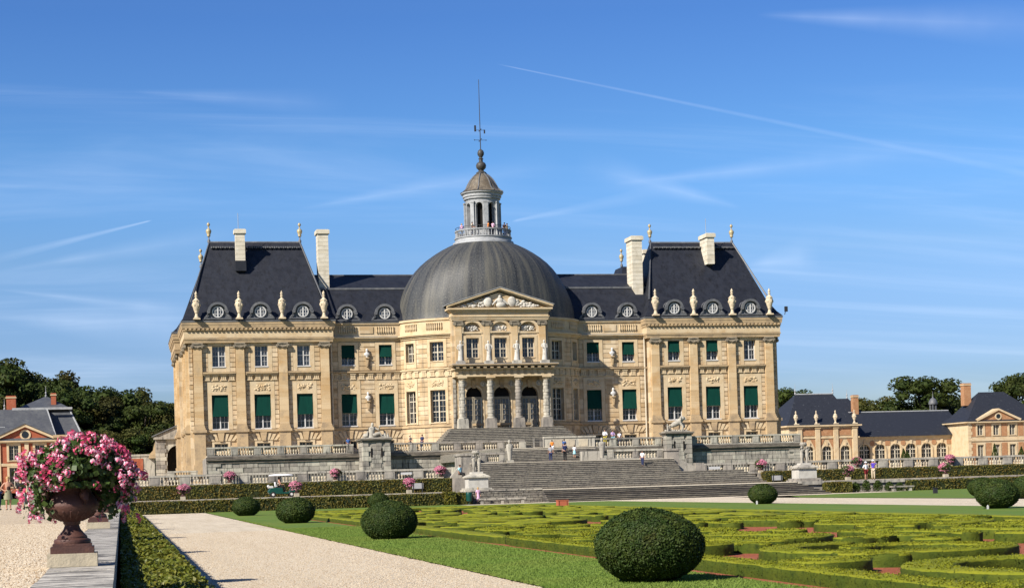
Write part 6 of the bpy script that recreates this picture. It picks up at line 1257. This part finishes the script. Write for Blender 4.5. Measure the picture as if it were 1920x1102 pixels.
# ================================================================ PEOPLE
def skin_obj(name, verts, edges, mat, parent, scale, rz, sub=1):
    me = bpy.data.meshes.new(name); me.from_pydata([(v[0]*scale, v[1]*scale, v[2]*scale) for v in verts], edges, []); me.materials.append(MATS[mat])
    o = bpy.data.objects.new(name, me); COL.objects.link(o); o.parent = parent; o.rotation_euler.z = rz
    m = o.modifiers.new('skin', 'SKIN'); m.use_smooth_shade = True; sv = me.skin_vertices[0].data
    for i, v in enumerate(verts):
        r = v[3]*scale; sv[i].radius = (r, r*(v[4] if len(v) > 4 else 1)); sv[i].use_root = (i == 0)
    if sub: s = o.modifiers.new('sub', 'SUBSURF'); s.levels = sub; s.render_levels = sub
    return o
def person(label, loc, heading, h, top, bottom, hair, pose='stand', sleeves='short', legs='trousers', hat=None, arms='down', group=None):
    """built facing -y; heading turns it about z"""
    k = h/1.72; r = empty('person', loc, label, 'person', group); sit = pose == 'sit'
    dz = -.47 if sit else 0.0      # hips lowered to the seat
    B = {'pel': (0, 0, .95+dz, .13), 'bel': (0, 0, 1.1+dz, .115), 'che': (0, .01, 1.3+dz, .14), 'nkb': (0, .01, 1.45+dz, .075), 'nek': (0, 0, 1.52+dz, .052), 'he1': (0, -.015, 1.585+dz, .078), 'he2': (0, -.005, 1.665+dz, .088), 'he3': (0, 0, 1.715+dz, .045)}
    E_ = [('pel', 'bel'), ('bel', 'che'), ('che', 'nkb'), ('nkb', 'nek'), ('nek', 'he1'), ('he1', 'he2'), ('he2', 'he3')]
    for s, n in ((-1, 'l'), (1, 'r')):
        st_ = .0 if pose != 'walk' else .12*s
        if sit: B.update({'hip'+n: (.1*s, -.02, .9+dz, .09), 'kne'+n: (.12*s, -.42, .92+dz, .066), 'ank'+n: (.12*s, -.45, .5+dz, .042), 'toe'+n: (.12*s, -.6, .45+dz, .035)})
        else: B.update({'hip'+n: (.09*s, 0, .88, .088), 'kne'+n: (.1*s, -.03-st_, .49, .06), 'ank'+n: (.1*s, .02-st_*1.2, .09, .04), 'toe'+n: (.115*s, -.12-st_*1.2, .035, .034)})
        if arms == 'up': el, wr, ha = (.3*s, -.12, 1.32+dz), (.14*s, -.26, 1.45+dz), (.1*s, -.3, 1.5+dz)
        elif arms == 'hips': el, wr, ha = (.37*s, .05, 1.14+dz), (.22*s, -.06, 1.02+dz), (.17*s, -.09, 1.0+dz)
        elif arms == 'fwd': el, wr, ha = (.23*s, -.1, 1.12+dz), (.16*s, -.32, 1.08+dz), (.15*s, -.38, 1.08+dz)
        else: el, wr, ha = (.235*s, .03, 1.16+dz), (.25*s, -.05, .94+dz), (.25*s, -.075, .87+dz)
        B.update({'sho'+n: (.175*s, .01, 1.41+dz, .062), 'elb'+n: (*el, .042), 'wri'+n: (*wr, .03), 'han'+n: (*ha, .036)})
        E_ += [('pel', 'hip'+n), ('hip'+n, 'kne'+n), ('kne'+n, 'ank'+n), ('ank'+n, 'toe'+n), ('che', 'sho'+n), ('sho'+n, 'elb'+n), ('elb'+n, 'wri'+n), ('wri'+n, 'han'+n)]
        hd = (Vector(ha)-Vector(wr)).normalized(); sd_ = hd.cross(Vector((0, 1, 0))) if abs(hd.y) < .9 else Vector((1, 0, 0))
        for fi in range(5):
            b0 = Vector(ha)+hd*.02+sd_*(fi-2)*.016; L_ = (.05, .07, .078, .072, .055)[fi]; b1 = b0+hd*L_*.6+Vector((0, -.012, 0)); 
            if fi == 0: b1 = Vector(ha)+sd_*-.06+hd*.025
            B['f%s%d' % (n, fi)] = (*b1, .0095); E_.append(('han'+n, 'f%s%d' % (n, fi)))
    def mk(name, keys, edges, mat, grow): ks = list(keys); return skin_obj(name, [B[q][:3]+(B[q][3]+grow,) for q in ks], [(ks.index(a), ks.index(b)) for a, b in edges], mat, r, k, heading)
    body = mk('body', B.keys(), E_, 'skin', 0)
    ks = ['pel', 'bel', 'che']+(['nkb'] if sleeves != 'none' else []); ed = [('pel', 'bel'), ('bel', 'che')]+([('che', 'nkb')] if sleeves != 'none' else [])
    if sleeves != 'none':
        for n in 'lr':
            ks += ['sho'+n, 'elb'+n]; ed += [('che', 'sho'+n), ('sho'+n, 'elb'+n)]
            if sleeves == 'long': ks += ['wri'+n]; ed += [('elb'+n, 'wri'+n)]
    mk('top', ks, ed, top, .018)
    if legs == 'trousers' or sit: mk('trousers', ['pel']+[a+n for n in 'lr' for a in ('hip', 'kne', 'ank')], [e for n in 'lr' for e in (('pel', 'hip'+n), ('hip'+n, 'kne'+n), ('kne'+n, 'ank'+n))], bottom, .022)
    elif legs == 'shorts': mk('shorts', ['pel']+[a+n for n in 'lr' for a in ('hip', 'kne')], [e for n in 'lr' for e in (('pel', 'hip'+n), ('hip'+n, 'kne'+n))], bottom, .026)
    else:
        hm = .38 if legs == 'dress' else .55; sk_ = MB(); loft(sk_, [(0, 0, hm*k, .23*k, .19*k), (0, 0, (hm+.2)*k, .2*k, .16*k), (0, 0, .92*k, .17*k, .14*k), (0, 0, 1.06*k, .135*k, .115*k)], 14, .05); o = sk_.build('skirt', bottom, r, org=(0, 0, 0), smooth=60); o.rotation_euler.z = heading
    hb = MB(); hz = (1.66+dz)*k
    hb.lathe([(.001, .105*k), (.06*k, .09*k), (.095*k, .045*k), (.102*k, -.01*k), (.09*k, -.06*k), (.06*k, -.1*k if hair != 'hair_fair' else -.2*k)], (0, .022*k, hz), 12, cap=False)
    o = hb.build('hair', hair, r, org=(0, 0, 0), smooth=60); o.rotation_euler.z = heading
    fc = MB(); fc.ball((0, -.1*k, 1.61*k+dz*k), .014*k, 6, 4, .8, 1.2, 1.4)
    o = fc.build('nose', 'skin', r, org=(0, 0, 0), smooth=60); o.rotation_euler.z = heading
    if not sit:
        for s, n in ((-1, 'l'), (1, 'r')):
            a = B['ank'+n]; sh = MB().ball((a[0]*k, (a[1]-.06)*k, .045*k), .05*k, 8, 5, .95, 2.3, .85); o = sh.build('shoe', 'shoe', r, org=(0, 0, 0), smooth=60); o.rotation_euler.z = heading
    if hat:
        hh = MB().lathe([(.001, .12*k), (.08*k, .11*k), (.11*k, .03*k), (.16*k, .0), (.15*k, -.015*k)], (0, 0, hz), 14, cap=False); o = hh.build('hat', hat, r, org=(0, 0, 0), smooth=60); o.rotation_euler.z = heading
    return r
person('woman in strapless brown top and khaki skirt on the gravel at far left', (-5.55, 92.6, L1-.02), .3, 1.66, 'cl_brown', 'cl_khaki', 'hair_fair', sleeves='none', legs='skirt', arms='hips')
person('person in dark clothes cut by the left edge of the picture', (-6.12, 93.5, L1-.02), .8, 1.72, 'cl_black', 'cl_navy', 'hair_dark')
person('person in black behind the stroller, half hidden by flowers', (-5.05, 95.2, L1-.02), 0, 1.6, 'cl_black', 'cl_beige', 'hair_brown', arms='fwd', legs='shorts')
person('woman in grey blue top and dark jeans at the foot of the landing steps', (39.1, 160.3, 3.6), 2.9, 1.5, 'cl_grey', 'cl_navy', 'hair_brown')
person('woman in navy top and black trousers on the landing', (40.45, 160.2, 3.6), 3.3, 1.68, 'cl_navy', 'cl_black', 'hair_dark')
person('child in bright orange top and white shorts climbing the landing steps', (40.35, 164.75, 4.4), 3.1, 1.3, 'cl_orange', 'cl_white', 'hair_dark', pose='walk', legs='shorts')
person('person in blue shirt and jeans climbing the landing steps', (41.55, 164.75, 4.4), 3.1, 1.35, 'cl_blue', 'cl_grey', 'hair_brown', pose='walk')
person('girl in white top and pale cyan skirt on the landing steps', (42.25, 163.6, 3.92), 3.0, 1.2, 'cl_white', 'cl_cyan', 'hair_brown', legs='skirt')
person('man in white shirt and dark trousers walking down the main flight alone', (46.9, 156.7, 2.88), -.6, 1.45, 'cl_white', 'cl_navy', 'hair_dark', pose='walk')
person('person in white shirt leaning on the upper balustrade', (55.4, 200.1, ZT+.27), 0, 1.85, 'cl_white', 'cl_yellow', 'hair_dark', arms='fwd', sleeves='long')
person('person in lilac shirt at the upper balustrade', (56.35, 200.1, ZT+.27), .2, 1.75, 'cl_lilac', 'cl_cyan', 'hair_dark', arms='fwd')
person('person in white top at the upper balustrade right of the lilac shirt', (57.2, 200.2, ZT+.27), -.2, 1.55, 'cl_white', 'cl_navy', 'hair_dark')
person('person in straw hat bending behind the balustrade left of the perron', (32.35, 200.1, ZT+.27), .6, 1.7, 'cl_beige', 'cl_beige', 'hair_brown', hat='cl_beige', arms='fwd')
person('person in navy top behind the balustrade left of the perron', (33.75, 200.1, ZT+.27), -.8, 1.72, 'cl_navy', 'cl_navy', 'hair_dark')
person('person in blue and white shirt on the terrace below the left pavilion', (25.3, 200.4, ZT+.27), 0, 1.6, 'cl_blue', 'cl_navy', 'hair_brown')
person('woman with white hat and maroon shorts on the walk at right', (65.75, 149.6, L1-.02), .4, 1.6, 'cl_white', 'cl_maroon', 'hair_brown', legs='shorts', arms='hips', hat='cl_white')
person('man in purple blue top and beige trousers photographing on the walk', (66.5, 149.7, L1-.02), -.5, 1.75, 'cl_purple', 'cl_beige', 'hair_dark', arms='up', hat='cl_white')
person('woman in turquoise top seated on the stair wall', (29.9, 157.2, 2.3-.0), .7, 1.62, 'cl_cyan', 'cl_black', 'hair_brown', pose='sit')
MB().box(29.3, 31.0, 156.9, 158.1, 1.0, 2.3).build('stair_wall', 'stone_grey', ST)
person('small fair girl in pale pink dress beside the stone bench', (29.4, 146.75, 0), .3, 1.42, 'cl_pink', 'cl_pink', 'hair_fair', legs='dress')
for i, (px_, top, hr) in enumerate(((-2.45, 'cl_pink', 'hair_fair'), (-1.55, 'cl_beige', 'hair_dark'), (.05, 'cl_orange', 'hair_brown'), (.55, 'cl_pink', 'hair_dark'), (1.95, 'cl_brown', 'hair_dark'), (2.35, 'cl_beige', 'hair_brown'))):
    yy = EY-sqrt(max(.1, 2.62**2-px_**2)); person('visitor on the lantern balcony of the dome, %s from the left' % ordn(i), U(px_, yy, 27.61), i*.8, 1.62, top, 'cl_navy', hr, arms='fwd' if i % 2 else 'down', group='visitors on the lantern')
# ================================================================ OBJECTS
# golf cart, driving to the right
GX, GY, GZ = 13.35, 151.6, L1-.02
GC = empty('golf_cart', (GX, GY, GZ), 'green golf cart with white roof driving along the walk', 'golf cart')
bd = MB(); bd.prism([(GX-1.1, GZ+.28), (GX+.95, GZ+.25), (GX+1.12, GZ+.4), (GX+1.05, GZ+.72), (GX+.75, GZ+.86), (GX+.6, GZ+.45), (GX+.1, GZ+.42), (GX+.05, GZ+.78), (GX-.5, GZ+.82), (GX-1.0, GZ+.78), (GX-1.2, GZ+.5)], GY-.55, GY+.55)
b_ = bd.build('body', 'cart_green', GC); b_.modifiers.new('bev', 'BEVEL').width = .06; b_.modifiers['bev'].segments = 3
for x, s in ((GX-.78, 1), (GX+.78, 1)):
    for y in (GY-.5, GY+.5):
        w = MB().lathe([(.13, -.09), (.21, -.09), (.235, -.05), (.235, .05), (.21, .09), (.13, .09)], (0, 0, 0), 20, P=lambda a, b, c, x=x, y=y: (x+a, y+c, GZ+.235+b)).build('wheel', 'tyre', GC, smooth=40)
        MB().lathe([(.02, -.1), (.1, -.1), (.13, -.07), (.13, .07), (.02, .08)], (0, 0, 0), 14, P=lambda a, b, c, x=x, y=y: (x+a, y+c, GZ+.235+b)).build('rim', 'white', w, smooth=40)
rfm = MB(); loft(rfm, [(GX-.05, GY, GZ+1.80, 1.02, .58), (GX-.05, GY, GZ+1.84, 1.06, .62), (GX-.05, GY, GZ+1.90, .98, .56), (GX-.05, GY, GZ+1.96, .6, .36)], 20); rfm.build('canopy', 'cl_white', GC, smooth=50)
for x0, x1 in ((GX-.55, GX-.5), (GX+.72, GX+.62)):
    for y in (GY-.5, GY+.5): MB().tube([(x0, y, GZ+.75), (x1, y, GZ+1.82)], .022, 6).build('post', 'plastic_black', GC)
MB().box(GX-.45, GX+.05, GY-.48, GY+.48, GZ+.8, GZ+.9).build('seat', 'plastic_black', GC); MB().prism([(GX-.55, GZ+.88), (GX-.42, GZ+.88), (GX-.5, GZ+1.3), (GX-.6, GZ+1.3)], GY-.48, GY+.48).build('backrest', 'cl_white', GC)
MB().tube([(GX+.7, GY-.25, GZ+.85), (GX+.42, GY-.25, GZ+1.08)], .02, 6).build('steering_column', 'plastic_black', GC); MB().lathe([(.16, -.012), (.18, 0), (.16, .012), (.14, 0), (.16, -.012)], (0, 0, 0), 16, cap=False, P=lambda a, b, c: (GX+.4+c+.3*b*.5, GY-.25+a, GZ+1.1+b)).build('steering_wheel', 'plastic_black', GC)
MB().box(GX-1.15, GX-.75, GY-.4, GY+.4, GZ+.8, GZ+.98).ball((GX-1.15, GY-.3, GZ+.95), .12, 8, 6).build('rear_basket', 'white', GC)
person('golf cart driver with bare arms in a white vest', (GX-.22, GY-.22, GZ+.46), pi/2, 1.7, 'cl_white', 'cl_black', 'hair_dark', pose='sit', sleeves='none', arms='fwd')
# stroller
SX, SY, SZ = -4.62, 94.0, L1-.02; SR = empty('stroller', (SX, SY, SZ), 'black folding stroller on the gravel beside the woman', 'stroller')
for dx_ in (-.24, .24):
    for dy_ in (-.3, .3): MB().lathe([(.05, -.02), (.09, -.02), (.09, .02), (.05, .02)], (0, 0, 0), 12, P=lambda a, b, c, dx_=dx_, dy_=dy_: (SX+dx_+c, SY+dy_+a, SZ+.09+b)).build('wheel', 'tyre', SR)
    MB().tube([(SX+dx_, SY-.3, SZ+.09), (SX+dx_*.9, SY+.05, SZ+.5), (SX+dx_*.9, SY+.4, SZ+1.02)], .015, 6).build('frame', 'lead_pale', SR); MB().tube([(SX+dx_, SY+.3, SZ+.09), (SX+dx_*.9, SY-.02, SZ+.55)], .015, 6).build('frame', 'lead_pale', SR)
sm = MB(); loft(sm, [(SX, SY, SZ+.28, .18, .2), (SX, SY, SZ+.4, .24, .26), (SX, SY+.08, SZ+.62, .23, .2), (SX, SY+.14, SZ+.8, .2, .14)], 12); sm.build('seat', 'plastic_black', SR, smooth=50)
# stone benches, bin, markers, signs
for x0, x1, y, l in ((29.3, 33.4, 146.3, 'long low stone bench against the walk wall left of the lower steps'), (66.2, 68.3, 145.4, 'small grey stone bench by the dark shrubs at the right')):
    r = empty('stone_bench', ((x0+x1)/2, y, 0), l, 'bench'); MB().box(x0, x1, y-.28, y+.28, .36, .48).build('seat', 'stone_grey', r); n = 3 if x1-x0 > 3 else 2
    for i in range(n): x = x0+.3+(x1-x0-.6)*i/(n-1); MB().box(x-.12, x+.12, y-.2, y+.2, 0, .36).build('leg', 'stone_grey', r)
r = empty('litter_bin', (28.45, 145.9, 0), 'dark green litter bin on a post beside the hedge', 'bin'); MB().lathe([(.2, .28), (.24, .32), (.26, .7), (.27, 1.02), (.25, 1.05), (.22, 1.0)], (28.45, 145.9, 0), 18).build('bucket', 'cart_green', r, smooth=40); MB().tube([(28.45, 146.0, 0), (28.45, 146.0, .4)], .05, 8).build('post', 'cart_green', r)
r = empty('red_box', (26.1, 104.4, .03), 'terracotta coloured box standing on the lawn behind the parterre', 'box'); MB().box(25.77, 26.43, 104.15, 104.6, .03, .56).build('body', 'terracotta', r); MB().box(25.75, 26.45, 104.13, 104.62, .56, .6).build('lid', 'terracotta', r)
for x in (25.86, 26.34): MB().box(x-.012, x+.012, 104.14, 104.15, .05, .55).build('seam', 'cl_brown', r)
r = empty('black_marker', (59.1, 122, .03), 'short black marker post on the lawn at the right', 'post'); MB().box(58.95, 59.25, 121.9, 122.1, .03, .42).box(58.92, 59.28, 121.87, 122.13, .42, .46).build('post', 'iron', r)
for i, (x, y, w, h, l) in enumerate(((36.72, 99.4, .1, .2, 'small white stake at the foot of the ball before the lower steps'), (35.6, 68.6, .08, .16, 'small pale stake at the foot of the large ball at the right'))): tag(MB().prism([(x-w/2, .02), (x+w/2, .02), (x+w/2, h), (x, h+.05), (x-w/2, h)], y-.02, y+.02).build('stake', 'white', org=(x, y, 0)), l, 'stake')
for x, y, z, w, h, l, m_ in ((26.1, 157.85, 1.45, 1.0, .5, 'flat grey notice board on the hedge left of the stairs', 'lead_pale'), (60.4, 157.85, 1.25, 1.0, .45, 'flat grey notice board on the hedge right of the stairs', 'lead_pale'), (25.4, 159.8, 2.75, 1.0, .22, 'white direction plate on the left moat balustrade', 'white'), (54.9, 159.8, 2.45, 1.1, .26, 'white direction plate on the right moat balustrade', 'white')):
    r = empty('notice_board', (x, y, z), l, 'sign'); MB().box(x-w/2, x+w/2, y-.03, y+.03, z, z+h).build('panel', m_, r)
    if h > .3:
        for s_ in (-.4, .4): MB().box(x+s_*w-.04, x+s_*w+.04, y-.05, y-.03, z-.35, z+h).build('post', 'iron', r)
